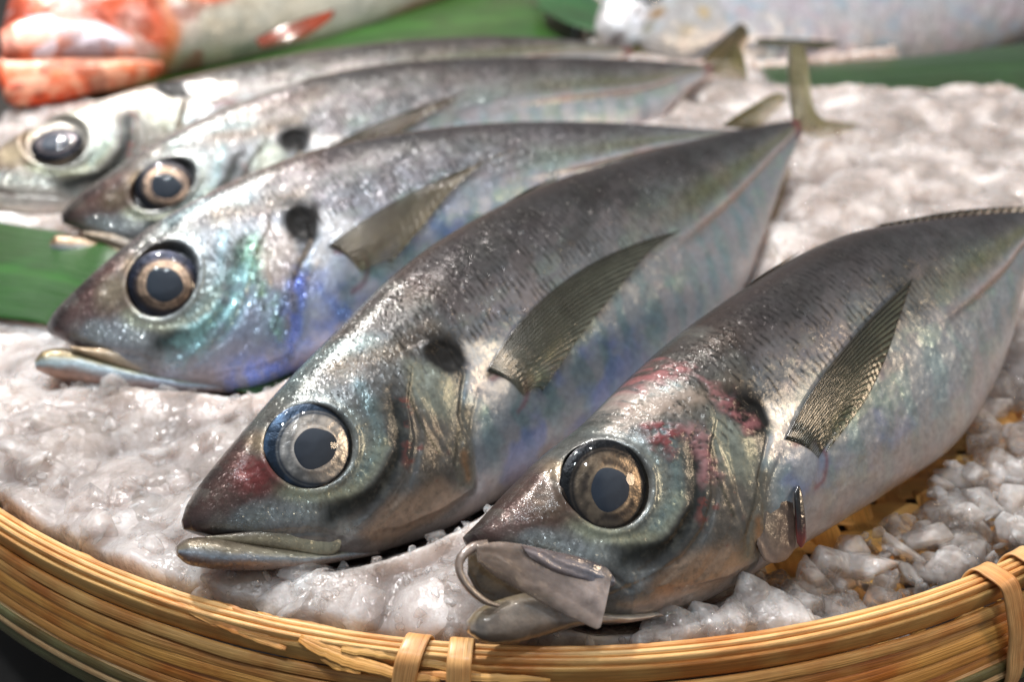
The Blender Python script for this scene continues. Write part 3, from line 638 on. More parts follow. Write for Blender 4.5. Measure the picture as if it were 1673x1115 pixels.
F3 = fish(fr=((80, 540), 1.4, (1228, 218), 1.5, 45), ns=560, nt=200, seed=9, irid=1.3, bright=1.6, tone=(1, 1, 1.04),
    label='middle fish of the row with bright blue iridescent cheek and golden ringed eye',
    pairs=[(77, 530, 80, 545), (95, 505, 120, 566), (140, 462, 170, 592), (190, 418, 215, 622), (250, 372, 300, 640), (330, 325, 400, 640), (420, 283, 490, 605), (520, 248, 600, 570),
           (640, 224, 720, 500), (780, 207, 850, 430), (920, 202, 980, 370), (1040, 205, 1090, 300), (1130, 211, 1165, 255), (1190, 213, 1200, 232), (1225, 210, 1228, 226)],
    lm=dict(N=(80, 535), E=(268, 460), G=(474, 365), P=(540, 398), M=(240, 618), B=(478, 590)),
    eye=(265, 461, .645), iris_cols=((110, 88, 74), (226, 190, 158), (140, 120, 108), (34, 38, 54)), iris_off=(.03, -.08), iris_r=.88, pupil_r=.62, snout=(100, 92, 76),
    pect=dict(base=[(536, 402), (552, 408), (572, 424), (590, 444)], end=[(876, 234), (800, 260), (740, 310), (690, 370), (640, 430)], mid=[(660, 300), (670, 350), (630, 420)], col=((84, 76, 54), (132, 120, 92))),
    jaws=[dict(name='lower_jaw', pairs=[(58, 588, 60, 605), (72, 574, 85, 616), (110, 570, 140, 630), (180, 588, 210, 640), (260, 612, 290, 644), (340, 625, 370, 642)],
               cols=[[(150, 116, 100), (160, 130, 118), (176, 196, 204), (126, 110, 76), (80, 66, 52)], [(170, 150, 146), (168, 156, 160), (166, 180, 196), (150, 150, 120), (140, 136, 116)]], w=.32, zo=.22),
          dict(name='jaw_plate', pairs=[(112, 566, 122, 574), (150, 568, 175, 592), (200, 570, 215, 604), (235, 580, 248, 610), (250, 590, 256, 604)],
               cols=[[(150, 128, 100), (170, 148, 120), (110, 90, 66)], [(166, 152, 140), (176, 164, 150), (130, 120, 100)]], w=.12, zo=.48)])
F2 = fish(fr=((102, 358), 1.2, (1162, 114), 1.2, 45), ns=420, nt=150, seed=14, irid=1.0, bright=1.45, tone=(1.04, 1, .98),
    label='second fish from the back, its snout over the green leaf, dark blue pupil',
    pairs=[(100, 350, 102, 364), (125, 325, 150, 385), (175, 290, 200, 415), (240, 245, 270, 440), (320, 202, 360, 440), (410, 165, 470, 420), (520, 130, 600, 380), (640, 108, 720, 340),
           (780, 98, 850, 290), (920, 96, 960, 250), (1030, 98, 1060, 212), (1110, 103, 1120, 152), (1160, 108, 1163, 120)],
    lm=dict(N=(102, 355), E=(268, 303), G=(460, 238), P=(538, 240), M=(240, 425)),
    eye=(268, 302, .66), iris_cols=((120, 104, 92), (214, 176, 146), (140, 120, 106), (36, 36, 46)), iris_off=(.06, -.04), pupil_r=.60, snout=(76, 66, 52),
    pect=dict(base=[(536, 240), (556, 236), (575, 246), (585, 262)], end=[(822, 134), (760, 152), (720, 175), (670, 205), (610, 250)], mid=[(640, 180), (650, 200), (615, 240)], col=((66, 56, 34), (110, 92, 58))),
    jaws=[dict(name='lower_jaw', pairs=[(82, 395, 84, 410), (95, 385, 110, 425), (140, 388, 180, 442), (200, 405, 250, 452), (270, 430, 310, 456)],
               cols=[[(150, 120, 100), (176, 186, 192), (150, 118, 84), (80, 66, 56)], [(160, 146, 136), (170, 176, 184), (160, 150, 130), (120, 104, 84)]], w=.32, zo=.22, ns=60, nt=26),
          dict(name='jaw_plate', pairs=[(135, 378, 140, 388), (165, 380, 190, 404), (205, 384, 225, 418), (228, 395, 236, 412)],
               cols=[[(140, 120, 100), (150, 134, 116), (100, 84, 66)], [(150, 140, 126), (166, 152, 140), (120, 110, 92)]], w=.12, zo=.46, ns=50, nt=24)])
F1 = fish(fr=((-70, 328), .95, (1032, 86), .9, 45), ns=360, nt=130, seed=21, irid=.3, bright=1.6, headc=(186, 182, 178), tone=(1.06, 1, .92),
    label='rearmost of the slender fish, pale golden and blurred, nose beyond the left edge',
    pairs=[(-70, 321, -68, 335), (-30, 270, 0, 350), (30, 225, 80, 365), (100, 192, 170, 350), (180, 165, 270, 320), (280, 138, 380, 290), (400, 110, 500, 260), (530, 86, 620, 230),
           (660, 70, 740, 200), (790, 62, 840, 165), (900, 64, 925, 125), (980, 72, 990, 105), (1030, 78, 1032, 92)],
    lm=dict(N=(-70, 328), E=(92, 228), G=(262, 166), P=(345, 182)),
    eye=(90, 230, .62), iris_cols=((110, 104, 110), (140, 130, 130), (60, 64, 80), (24, 28, 40)), iris_off=(0, 0), pupil_r=.66, snout=(150, 140, 120), eyen=(-.1, .5, .85),
    pect=dict(base=[(338, 184), (356, 180), (375, 190), (385, 205)], end=[(650, 108), (600, 122), (560, 140), (500, 165), (420, 200)], mid=[(470, 135), (480, 150), (430, 190)], col=((120, 90, 52), (150, 116, 72))),
    jaws=[dict(name='lower_jaw', pairs=[(-90, 352, -88, 368), (-60, 340, -50, 378), (0, 345, 30, 382), (60, 352, 90, 378), (120, 350, 150, 366)],
               cols=[[(170, 170, 180), (190, 196, 206), (160, 150, 140)], [(176, 176, 186), (190, 196, 206), (180, 170, 160)]], w=.3, zo=.2, ns=60, nt=26)])
for S in (F5, F6, F3, F2, F1): make_fish(S, F5)

# ---- remaining fins
fan(F5, 'dorsal_fin', [(800, 347, 0), (850, 322, 0), (905, 299, .0)], [(820, 335, .1), (865, 308, .1), (912, 288, .05)], [(808, 342, .1), (856, 316, .1), (908, 294, .05)], None, ccol=((50, 44, 36), (70, 60, 50)), nv=10, nw=60)
fan(F6, 'dorsal_fin', [(1215, 472, 0), (1250, 450, 0), (1290, 424, 0)], [(1240, 452, .1), (1275, 430, .1), (1308, 410, .1)], [(1225, 464, .1), (1262, 440, .1), (1298, 418, .1)], None, ccol=((40, 36, 34), (60, 54, 46)), nv=10, nw=60)
fan(F6, 'dorsal_fin', [(1420, 377, 0), (1560, 356, 0), (1700, 347, 0)], [(1440, 366, .1), (1575, 343, .1), (1710, 336, .1)], [(1430, 371, .1), (1566, 350, .1), (1705, 342, .1)], None, ccol=((40, 36, 34), (60, 54, 46)), nv=10, nw=60)
fan(F5, 'anal_fin', [(1208, 478, 0), (1245, 385, 0), (1285, 270, 0)], [(1222, 486, .0), (1258, 392, .0), (1292, 280, .0)], [(1215, 482, .0), (1252, 388, .0), (1288, 275, .0)], None, ccol=((120, 100, 84), (150, 130, 110)), nv=10, nw=60)
tcol = ((120, 112, 60), (146, 138, 86))
fan(F5, 'tail_fin', [(1296, 198, 0), (1303, 205, 0), (1308, 214, 0)], [(1288, 74, .2), (1316, 80, .2), (1335, 186, .1), (1405, 204, .0)], [(1285, 150, .1), (1308, 170, .1), (1325, 222, 0), (1350, 238, 0)], None, ccol=tcol, nv=30, nw=70)
fan(F3, 'tail_fin', [(1222, 210, 0), (1226, 218, 0), (1228, 226, 0)], [(1180, 204, .3), (1225, 174, .2), (1268, 152, .0), (1288, 160, 0)], [(1195, 210, .2), (1235, 188, .1), (1262, 184, 0)], None, ccol=tcol, nv=30, nw=70)
fan(F2, 'tail_fin', [(1160, 108, 0), (1162, 114, 0), (1163, 120, 0)], [(1205, 70, .2), (1215, 90, .1), (1222, 130, 0)], [(1180, 92, .1), (1188, 108, 0), (1186, 128, 0)], None, ccol=tcol, nv=20, nw=50)
fan(F2, 'anal_fin', [(1072, 205, 0), (1095, 180, 0), (1118, 155, 0)], [(1080, 208, 0), (1102, 184, 0), (1124, 158, 0)], [(1076, 206, 0), (1098, 182, 0), (1120, 156, 0)], None, ccol=((120, 100, 84), (150, 130, 110)), nv=8, nw=40)
fan(F6, 'tail_fin', [(1743, 350, 0), (1746, 362, 0), (1748, 374, 0)], [(1850, 250, .1), (1820, 330, 0), (1860, 430, 0)], [(1780, 310, .1), (1780, 350, 0), (1790, 400, 0)], None, ccol=tcol, nv=20, nw=50)
fan(F1, 'tail_fin', [(1028, 78, 0), (1031, 86, 0), (1032, 92, 0)], [(1090, 40, .1), (1080, 70, 0), (1100, 100, 0)], [(1050, 62, .1), (1050, 76, 0), (1060, 96, 0)], None, ccol=tcol, nv=20, nw=50)

#@@REST
# ------------------------------------------------------------------ the two other fish behind
def other_fish(name, label, cat, fr, pairs, paint, thick, eye=None, ns=260, nt=110, seed=3):
    S = Fish(); S.thick = thick; S.ns = ns; S.nt = nt; S.pairs = pairs; S.seed = seed; frame(S, *fr); build_body(S)
    S.root = empty(name, S.M); tag(S.root, label, cat)
    V = S.V0.copy(); n = V.shape[1]; t = np.cos(S.th)[None].repeat(ns, 0); sv = np.repeat(S.s[:, None], n, 1); X, Y = V[..., 0], V[..., 1]
    Q = Paint(S, V[..., :2]*1.0, seed)
    c, met, gl = paint(S, Q, X, Y, sv, t)
    V[..., 2] += (fbm(X*1.5, Y*1.5, 1)-.5)*.12*(np.sin(S.th) > 0)
    par = np.stack([met, gl, np.zeros_like(met)], -1); uv = np.stack([sv*S.L, t*2+3], -1)
    mesh_tube('body', V, SKIN, S.root, col=np.clip(c*(.85+.3*fbm(X*6, Y*6, 2))[..., None], .004, .9), par=par, uv=uv)
    S.Vd = V
    return S
def paint_red(S, Q, X, Y, sv, t):
    c = np.stack([np.interp(t+(fbm(X, Y, 1)-.5)*.4, [-1, -.3, .3, .9], sr(*0*np.array([0, 0, 0])) if 0 else [a[i] for a in (sr(176, 178, 170), sr(226, 214, 190), sr(226, 190, 150), sr(214, 96, 50))]) for i in range(3)], -1)
    o = lambda m, col, k=1.0: over(c, m, sr(*col), k)
    c = over(c, Q.poly([(-20, 200), (-20, -80), (230, -80), (300, 40), (250, 140), (120, 175)], 22), sr(220, 96, 60), .95)
    for (x, y, r, a, q) in ((130, 40, 55, 2.0, (232, 170, 158)), (205, 88, 36, 2.2, (214, 220, 226)), (215, 30, 40, 1.6, (240, 196, 186)), (60, 70, 26, 1.5, (226, 140, 110)), (290, 20, 30, .6, (238, 220, 214)),
                            (130, 110, 26, 2.5, (226, 206, 206)), (260, 110, 22, 1, (222, 200, 196)), (25, 20, 30, 1, (130, 50, 34)), (180, 130, 30, 2, (190, 130, 110))):
        c = over(c, Q.blob(x, y, r*2.0, .9, asp=a, ang=15), sr(*q), .85)
    c = over(c, sst(.5, .6, fbm(X*1.2+2, Y*1.4, 2))*(sv < .35), sr(236, 206, 200), .7); c = over(c, sst(.54, .62, fbm(X*1.5+12, Y*1.4, 3))*(sv < .4), sr(150, 60, 40), .6)
    c = over(c, Q.poly([(0, 165), (-10, 110), (60, 118), (170, 112), (240, 128), (120, 170)], 10), sr(206, 62, 22), .9)
    c = over(c, Q.line([(262, 120), (285, 60), (268, 0)], 26), sr(222, 130, 70), .7)
    c = over(c, Q.line([(300, -10), (350, -5), (400, -30)], 26), sr(214, 84, 34), .9)
    c = over(c, Q.line([(640, 40), (760, -20), (850, -70)], 30), sr(196, 120, 104), .6)
    return c, np.full(X.shape, .12), np.full(X.shape, .35)
RF = other_fish('red_rockfish', 'large blurred orange and white fish lying at the top left behind the others', 'fish', ((0, 110), 1.6, (960, -130), 1.6, 40),
    [(2, 100, 3, 130), (4, 60, 20, 158), (30, -30, 70, 161), (90, -110, 150, 146), (200, -180, 250, 120), (350, -225, 400, 101), (520, -240, 560, 66), (700, -225, 700, 8), (850, -180, 850, -60), (958, -140, 962, -118)], paint_red, 1.9)
RF.irid = 0
make_plate(RF, 'lower_jaw', [(-6, 100, -4, 130), (10, 96, 16, 168), (60, 92, 80, 168), (130, 96, 150, 150), (200, 100, 220, 136), (262, 104, 268, 120)],
    [[(214, 70, 26), (222, 104, 60), (226, 150, 120)], [(206, 80, 36), (222, 130, 90), (230, 196, 180)]], w=.5, zo=1.35, met=.1, patch=(232, 170, 140))
make_plate(RF, 'upper_jaw', [(0, 50, 6, 92), (40, 30, 60, 96), (100, 24, 130, 92), (160, 36, 190, 92), (210, 60, 222, 88)],
    [[(220, 110, 76), (236, 180, 160), (214, 96, 60)], [(226, 160, 140), (222, 214, 220), (220, 120, 84)]], w=.4, zo=1.7, met=.15, patch=(222, 214, 226))
fan(RF, 'pelvic_fin', [(418, 62, 1.8), (422, 72, 1.8), (428, 78, 1.8)], [(548, 14, 2.3), (540, 30, 2.3), (500, 60, 2.1)], [(480, 32, 2.2), (485, 46, 2.2), (465, 68, 2.1)], None, ccol=((196, 70, 26), (214, 84, 36)), nv=16, nw=40)
mk_eye = dict()
def small_eye(S, x, y, er, cols):
    S.eye = (x, y, er); S.iris_cols = cols; S.eyen = (0, .1, 1); S.iris_off = (0, 0); S.iris_r = .86; S.pupil_r = .5; S.notch = 2; make_eye(S)
small_eye(RF, 215, -70, .9, ((180, 120, 60), (220, 160, 90), (190, 120, 60), (60, 30, 20)))
def paint_silver(S, Q, X, Y, sv, t):
    tt = t+(fbm(X, Y, 1)-.5)*.5
    c = np.stack([np.interp(tt, [-1, -.5, 0, .6], [a[i] for a in (sr(200, 190, 182), sr(226, 222, 224), sr(222, 226, 232), sr(170, 176, 180))]) for i in range(3)], -1)
    c = over(c, sst(.5, .68, fbm(X*.7, Y*1.5, 2)), sr(226, 206, 214), .6); c = over(c, sst(.52, .7, fbm(X*.6+4, Y*1.2, 3)), sr(190, 212, 226), .6)
    c = over(c, Q.poly([(965, 60), (980, 10), (1060, -20), (1150, -40), (1190, 30), (1150, 110), (1050, 105)], 16), sr(206, 200, 192), .6)
    for (x, y, r, a, q) in ((1010, 60, 24, 1.5, (90, 70, 60)), (1075, 20, 30, 2, (176, 130, 60)), (1120, 50, 30, 1.5, (200, 186, 160)), (1060, 45, 24, 2, (120, 110, 70)), (1040, 85, 22, 2.5, (110, 96, 86)), (1150, 20, 22, 1, (222, 190, 130))):
        c = over(c, Q.blob(x, y, r*1.7, .9, asp=a, ang=20), sr(*q), .8)
    return c*np.array([.78, .81, .86]), np.full(X.shape, .4), np.full(X.shape, .4)
SF = other_fish('silver_fish', 'big pale silvery fish lying blurred across the top right corner', 'fish', ((972, 44), 1.5, (2050, -150), 1.4, 42),
    [(973, 38, 975, 52), (985, 0, 1000, 84), (1020, -50, 1060, 112), (1100, -90, 1150, 130), (1220, -120, 1260, 142), (1380, -140, 1410, 139), (1540, -150, 1560, 106), (1690, -160, 1700, 52), (1860, -165, 1870, -30), (2050, -160, 2052, -138)], paint_silver, 1.6, seed=8)
fan(SF, 'pectoral_fin', [(1232, 20, 1.2), (1236, 32, 1.2), (1232, 48, 1.2)], [(1146, 96, 1.8), (1170, 106, 1.7), (1205, 98, 1.5)], [(1192, 48, 1.7), (1205, 64, 1.7), (1218, 66, 1.5)], None, ccol=((96, 84, 48), (140, 124, 80)), nv=18, nw=40)
fan(SF, 'pelvic_fin', [(1238, 62, 1.6), (1236, 68, 1.6), (1236, 74, 1.6)], [(1372, 68, 1.9), (1368, 74, 1.9), (1340, 82, 1.9)], [(1300, 62, 1.9), (1300, 72, 1.9), (1290, 80, 1.9)], None, ccol=((86, 90, 62), (110, 112, 84)), nv=18, nw=40)
small_eye(SF, 1062, -22, .8, ((170, 150, 110), (210, 190, 150), (170, 140, 90), (40, 36, 34)))

# ------------------------------------------------------------------ basket
RIMP = np.array([(0, 836), (100, 880), (200, 926), (300, 962), (400, 991), (560, 1022), (690, 1043), (833, 1057), (1000, 1054), (1184, 1041), (1335, 1011), (1480, 965), (1576, 938), (1673, 903)], float)
RZ = 1.0; G = gpt(RIMP[:, 0], RIMP[:, 1], RZ)
A_ = np.c_[2*G[:, :2], np.ones(len(G))]; q_ = np.linalg.lstsq(A_, (G[:, :2]**2).sum(1), rcond=None)[0]
BC = q_[:2]; BR = math.sqrt(q_[2]+BC@BC)
def rim_angle(px, py, z=RZ): g = gpt(px, py, z); return math.atan2(g[1]-BC[1], g[0]-BC[0])
def bamboo_material():
    m = NT('split_bamboo'); uv = m.coord('UV'); co = m.coord(); col = m.attr('Col')
    f = m.noise(m.mapping(uv, (.30, 24, 1)), 1, 4, .6); g = m.noise(m.mapping(uv, (1.2, 60, 1)), 1, 3, .6); w = m.noise(uv, .55, 4, .6)
    c = m.mix(1.0, col, m.ramp(f, [(.25, (.66, .58, .48)), (.44, (.95, .92, .87)), (.72, (1.18, 1.15, 1.10))]), 'MULTIPLY')
    c = m.mix(1.0, c, m.ramp(g, [(.35, (.74, .70, .64)), (.6, (1.12, 1.12, 1.12))]), 'MULTIPLY')
    c = m.mix(m.ramp(w, [(.44, (0, 0, 0)), (.64, (.9, .9, .9))]), c, m.mix(1.0, c, (.72, .42, .22, 1), 'MULTIPLY'))
    m.set(Base_Color=c, Roughness=m.math('ADD', .33, m.math('MULTIPLY', g, .25)), Normal=m.bump(m.math('ADD', f, m.math('MULTIPLY', g, .6)), .0003, .7), Coat_Weight=.25, Coat_Roughness=.25)
    return m.m
BAMBOO = bamboo_material()
basket = empty('bamboo_basket', loc=(BC[0], BC[1], -2.0)); tag(basket, 'round bamboo tray basket with strapped rim of split hoops, holding the ice', 'basket')
BO = np.array([BC[0], BC[1], -2.0])
def sweep(name, path, nrm, wid, thk, col, parent=basket, off=BO, taper=None, rough=.0, useed=0):
    """flat bamboo strip along path; nrm = its face direction per point"""
    path = np.asarray(path, float); n = len(path); T = np.gradient(path, axis=0); T /= np.linalg.norm(T, axis=1, keepdims=True)
    N_ = np.asarray(nrm, float); N_ = N_-(N_*T).sum(1, keepdims=True)*T; N_ /= np.linalg.norm(N_, axis=1, keepdims=True); S_ = np.cross(T, N_)
    a = np.linspace(0, 2*math.pi, 13)[:-1]; cx = np.sign(np.cos(a))*np.abs(np.cos(a))**.4; cz = np.sign(np.sin(a))*np.abs(np.sin(a))**.55
    k = np.ones(n) if taper is None else np.asarray(taper); wid = wid*k
    w2 = 1+rough*(fbm(np.arange(n)*.13+useed, np.zeros(n)+useed, 1)-.5)
    V = path[:, None]+S_[:, None]*(cx[None, :, None]*(wid*w2/2)[:, None, None])+N_[:, None]*(cz[None, :, None]*(thk*k/2)[:, None, None])
    L = np.r_[0, np.cumsum(np.linalg.norm(np.diff(path, axis=0), axis=1))]
    uv = np.stack([np.repeat(L[:, None]+useed*3.1, 12, 1), np.repeat((cx*.5*float(np.mean(wid))+cz*.1+useed*.7)[None], n, 0)], -1)
    c = np.zeros((n, 12, 3))+sr(*col)
    V = V-off
    return mesh_tube(name, V, BAMBOO, parent, col=c, uv=uv)
A0, A1 = -math.pi*1.02, math.pi*.02
th_ = np.linspace(A0, A1, 420)
def hoop(dr, z, h, t, col, seed, tilt=0.0, wob=.03, name='hoop_strip', a0=None, a1=None):
    th = th_ if a0 is None else np.linspace(a0, a1, max(30, int(abs(a1-a0)*130)))
    r = BR+dr+wob*2*(fbm(th*3+seed, th*0+seed, 1)-.5); zz = z+wob*2*(fbm(th*3+seed+9, th*0+seed, 2)-.5)
    P = np.stack([BC[0]+r*np.cos(th), BC[1]+r*np.sin(th), zz], -1)
    N_ = np.stack([np.cos(th)*math.cos(tilt), np.sin(th)*math.cos(tilt), np.full_like(th, math.sin(tilt))], -1)
    return sweep(name, P, N_, h, t, col, rough=.1, useed=seed)
# inner laminated hoop: three split strips side by side
hoop(.05, RZ-.26, .50, .085, (230, 190, 130), 1, wob=.008)
hoop(.13, RZ-.25, .50, .08, (234, 198, 140), 2, wob=.008)
hoop(.21, RZ-.27, .50, .08, (226, 184, 122), 3, wob=.010)
hoop(.285, RZ-.34, .42, .07, (214, 170, 104), 4, wob=.014)
# outer hoops stacked below
hoop(.39, RZ-0.571, 0.180, .09, (216, 170, 104), 5, .5, .05)
hoop(.46, RZ-0.739, 0.180, .09, (204, 154, 88), 14, .5, .06)
hoop(.53, RZ-0.924, 0.234, .11, (216, 160, 82), 6, .55, .05)
hoop(.62, RZ-1.134, 0.252, .11, (208, 152, 78), 7, .5, .045)
hoop(.70, RZ-1.327, 0.180, .10, (200, 144, 76), 15, .5, .035)
hoop(.77, RZ-1.462, 0.144, .09, (226, 192, 144), 8, .4, .02)
hoop(.83, RZ-1.529, 0.180, .10, (116, 118, 78), 9, .35, .02)
hoop(.88, RZ-1.680, 0.144, .11, (214, 184, 138), 10, .4, .02)
hoop(.90, RZ-1.915, 0.360, .10, (96, 104, 70), 11, .2, .02)
hoop(.35, RZ-1.3, 1.2, .05, (70, 48, 28), 12, 0, .01)          # the wall behind the hoops, coloured dark for shade in the gaps
# binding straps over the rim
def strap(px, py, lean, wid, col, seed):
    a = rim_angle(px, py); pr = [(-.02, -.45), (-.05, -.1), (.0, .03), (.15, .055), (.33, .03), (.44, -.12), (.60, -.45), (.74, -.8), (.86, -1.25), (.98, -1.7), (1.02, -2.3)]
    P = spline(np.array([(r, z, lean*i) for i, (r, z) in enumerate(pr)]), np.linspace(0, 1, 60))
    aa = a+P[:, 2]/BR; pts = np.stack([BC[0]+(BR+P[:, 0])*np.cos(aa), BC[1]+(BR+P[:, 0])*np.sin(aa), RZ+P[:, 1]], -1)
    d = np.gradient(P[:, :2], axis=0); nn = np.stack([-d[:, 1], d[:, 0]], -1); nn /= np.linalg.norm(nn, axis=1, keepdims=True)
    N_ = np.stack([nn[:, 0]*np.cos(aa), nn[:, 0]*np.sin(aa), nn[:, 1]], -1)
    return sweep('binding_strap', pts, N_, wid, .05, col, useed=seed)
strap(693, 1043, -.035, .34, (222, 180, 124), 21); strap(755, 1050, .0, .34, (220, 176, 118), 22)
strap(1592, 932, .06, .34, (224, 184, 130), 23); strap(1655, 910, .06, .34, (222, 180, 126), 24)
# split chips caught between the hoops
def chip(P, wid, col, seed, z0=.62):
    P = np.array([gpt(x, y, z+.24) for x, y, z in P]); Q = spline(P, np.linspace(0, 1, 24)); Q += (np.stack([fbm(np.arange(24)*.5+seed, np.zeros(24)+i*7, i) for i in range(3)], -1)-.5)*.05
    return sweep('bamboo_splinter', Q, np.tile(np.array([[0, -.55, .83]]), (24, 1)), wid, .05, col, taper=np.interp(np.linspace(0, 1, 24), [0, .1, .8, 1], [.6, 1, .9, .3]), rough=.6, useed=seed)
chip([(250, 962, .72), (330, 1005, .66), (405, 1035, .60), (468, 1062, .55)], .16, (206, 160, 96), 31)
chip([(345, 985, .70), (420, 1010, .72), (500, 1022, .66), (610, 1055, .62)], .13, (196, 158, 98), 32)
chip([(420, 1005, .72), (500, 1050, .60), (545, 1085, .52), (590, 1100, .5)], .15, (212, 160, 84), 33)
chip([(490, 1045, .70), (560, 1075, .60), (640, 1100, .56), (720, 1112, .52)], .18, (206, 156, 86), 34)
chip([(560, 1062, .68), (640, 1072, .66), (700, 1084, .6), (800, 1104, .5)], .12, (216, 170, 100), 35)
chip([(600, 1098, .50), (680, 1104, .52), (780, 1108, .52), (900, 1112, .5)], .12, (210, 164, 96), 36)
chip([(60, 880, .66), (140, 915, .66), (230, 955, .64), (300, 985, .66)], .14, (204, 156, 92), 37)
# woven floor under the ice
for k in range(46):
    y = BC[1]-BR+.4+k*.62; hw = math.sqrt(max(0, (BR-.1)**2-(y-BC[1])**2))
    if hw < 1: continue
    x = np.linspace(BC[0]-hw, BC[0]+hw, 60); P = np.stack([x, y+0*x, -.52+.05*np.sin(x*math.pi/.75+math.pi*k)], -1)
    sweep('weave_strip', P, np.tile([[0, 0, 1.]], (60, 1)), .50, .05, (232, 188, 112), useed=40+k)
for k in range(52):
    x = BC[0]-BR+.5+k*.75; hw = math.sqrt(max(0, (BR-.1)**2-(x-BC[0])**2))
    if hw < 1 or x > BC[0]+BR: continue
    y = np.linspace(BC[1]-hw, min(BC[1]+hw, BC[1]+6), 60); P = np.stack([x+0*y, y, -.52-.05*np.sin((y-(BC[1]-BR+.4))*math.pi/.62+math.pi*k)], -1)
    sweep('weave_strip', P, np.tile([[0, 0, 1.]], (60, 1)), .60, .05, (220, 172, 98), useed=90+k)

# ------------------------------------------------------------------ stall table below
def sheet(name, x0, x1, y0, y1, z, mat, kind='structure'):
    o = mk(name, [(x0, y0, z), (x1, y0, z), (x1, y1, z), (x0, y1, z)], [(0, 1, 2, 3)], mat); o['kind'] = kind; return o
m = NT('dark_stall_cloth'); m.set(Base_Color=m.ramp(m.noise(m.coord(), 40, 4), [(.3, (.010, .008, .006)), (.7, (.028, .022, .016))]), Roughness=.6); TABLE = m.m
sheet('stall_table', -120, 120, -60, 160, -4.5, TABLE)

# ------------------------------------------------------------------ leaves
def leaf_material():
    m = NT('green_leaf'); uv = m.coord('UV'); col = m.attr('Col'); f = m.noise(m.mapping(uv, (.3, 22, 1)), 1, 3, .5); g = m.noise(m.coord(), 60, 3)
    c = m.mix(1.0, col, m.ramp(f, [(.3, (.75, .8, .7)), (.7, (1.2, 1.15, 1.2))]), 'MULTIPLY'); c = m.mix(1.0, c, m.ramp(g, [(.3, (.8, .8, .8)), (.7, (1.2, 1.2, 1.2))]), 'MULTIPLY')
    c = m.mix(m.ramp(m.noise(m.coord(), 25, 4), [(.5, (0, 0, 0)), (.7, (.6, .6, .6))]), c, (.02, .03, .006, 1))
    m.set(Base_Color=c, Roughness=.34, Normal=m.bump(f, .0008, .7), Coat_Weight=.2, Coat_Roughness=.2); return m.m
LEAF = leaf_material()
LW = []
def dipf(u, dip): return np.interp(u, [d[0] for d in dip], [d[1] for d in dip]) if dip else u*0
def leaf(label, top, bot, z, col, seed, zb=None, dip=None):
    n, w = 70, 26; u = np.linspace(0, 1, n); T_ = spline(np.array(top, float), u); B_ = spline(np.array(bot, float), u); k = np.linspace(0, 1, w)
    zb = z if zb is None else zb
    V = np.zeros((n, w, 3))
    for j, q in enumerate(k):
        p = T_*(1-q)+B_*q; zz = z*(1-q)+zb*q+dipf(u, dip); g = gpt(p[:, 0], p[:, 1], zz); V[:, j] = g
        V[:, j, 2] += .07*math.sin(q*math.pi)+.05*(fbm(u*3+seed, u*0+q*2, 1)-.5)-.03*math.exp(-((q-.5)/.04)**2)
    top_ = V.reshape(-1, 3); V2 = np.vstack([top_, top_-[0, 0, .03]]); f = grid_faces(n, w); N_ = n*w; idx = np.arange(N_).reshape(n, w)
    loop = np.r_[idx[0, :], idx[1:, -1], idx[-1, -2::-1], idx[-2:0:-1, 0]]; ed = [(a, b, b+N_, a+N_) for a, b in zip(loop, np.roll(loop, -1))]
    o0 = top_.mean(0); U, K = np.meshgrid(u*8, k*2+seed, indexing='ij'); uv = np.stack([U, K], -1).reshape(-1, 2)
    c = np.zeros((N_, 3))+sr(*col); mid = np.exp(-((np.tile(k, n)-.5)/.03)**2); c = c*(1+.5*mid[:, None])
    o = mk('leaf', V2-o0, np.vstack([f, f[:, ::-1]+N_, np.array(ed)]), LEAF, col=np.vstack([c, c]), uv=np.vstack([uv, uv])); o.location = Vector(o0)*SC
    tag(o, label, 'leaf', 'green leaves laid over the ice'); 
    uf = np.linspace(0, 1, 420); dzf = dipf(uf, dip); Tf = spline(np.array(top, float), uf); Bf = spline(np.array(bot, float), uf)
    for q in np.linspace(-.04, 1.04, 90): p = Tf*(1-q)+Bf*q; LW.append(gpt(p[:, 0], p[:, 1], z*(1-q)+zb*q+dzf))
    return o
leaf('green leaf under the snouts at the left edge of the photo', [(-140, 330), (0, 362), (150, 392), (300, 470), (400, 540), (480, 612)], [(-140, 500), (0, 519), (80, 532), (250, 590), (400, 641), (478, 640)], .86, (30, 76, 18), 1, .80, [(0, 0), (.45, 0), (.7, -.6), (1, -1.15)])
leaf('green leaf between the orange fish and the rearmost silver fish', [(120, 120), (250, 70), (450, 20), (700, -20), (960, -50)], [(135, 172), (280, 175), (500, 130), (720, 100), (940, 90)], .25, (38, 76, 24), 2)
leaf('small dark green leaf at the top, left of the pale fish head', [(870, -30), (930, -30), (985, 5)], [(880, 12), (930, 38), (992, 56)], 1.15, (36, 80, 36), 3)
leaf('yellowish green leaf at the right edge, under the pale fish', [(1240, 110), (1400, 100), (1600, 80), (1850, 40)], [(1260, 138), (1420, 146), (1580, 146), (1850, 175)], .42, (30, 58, 16), 4)

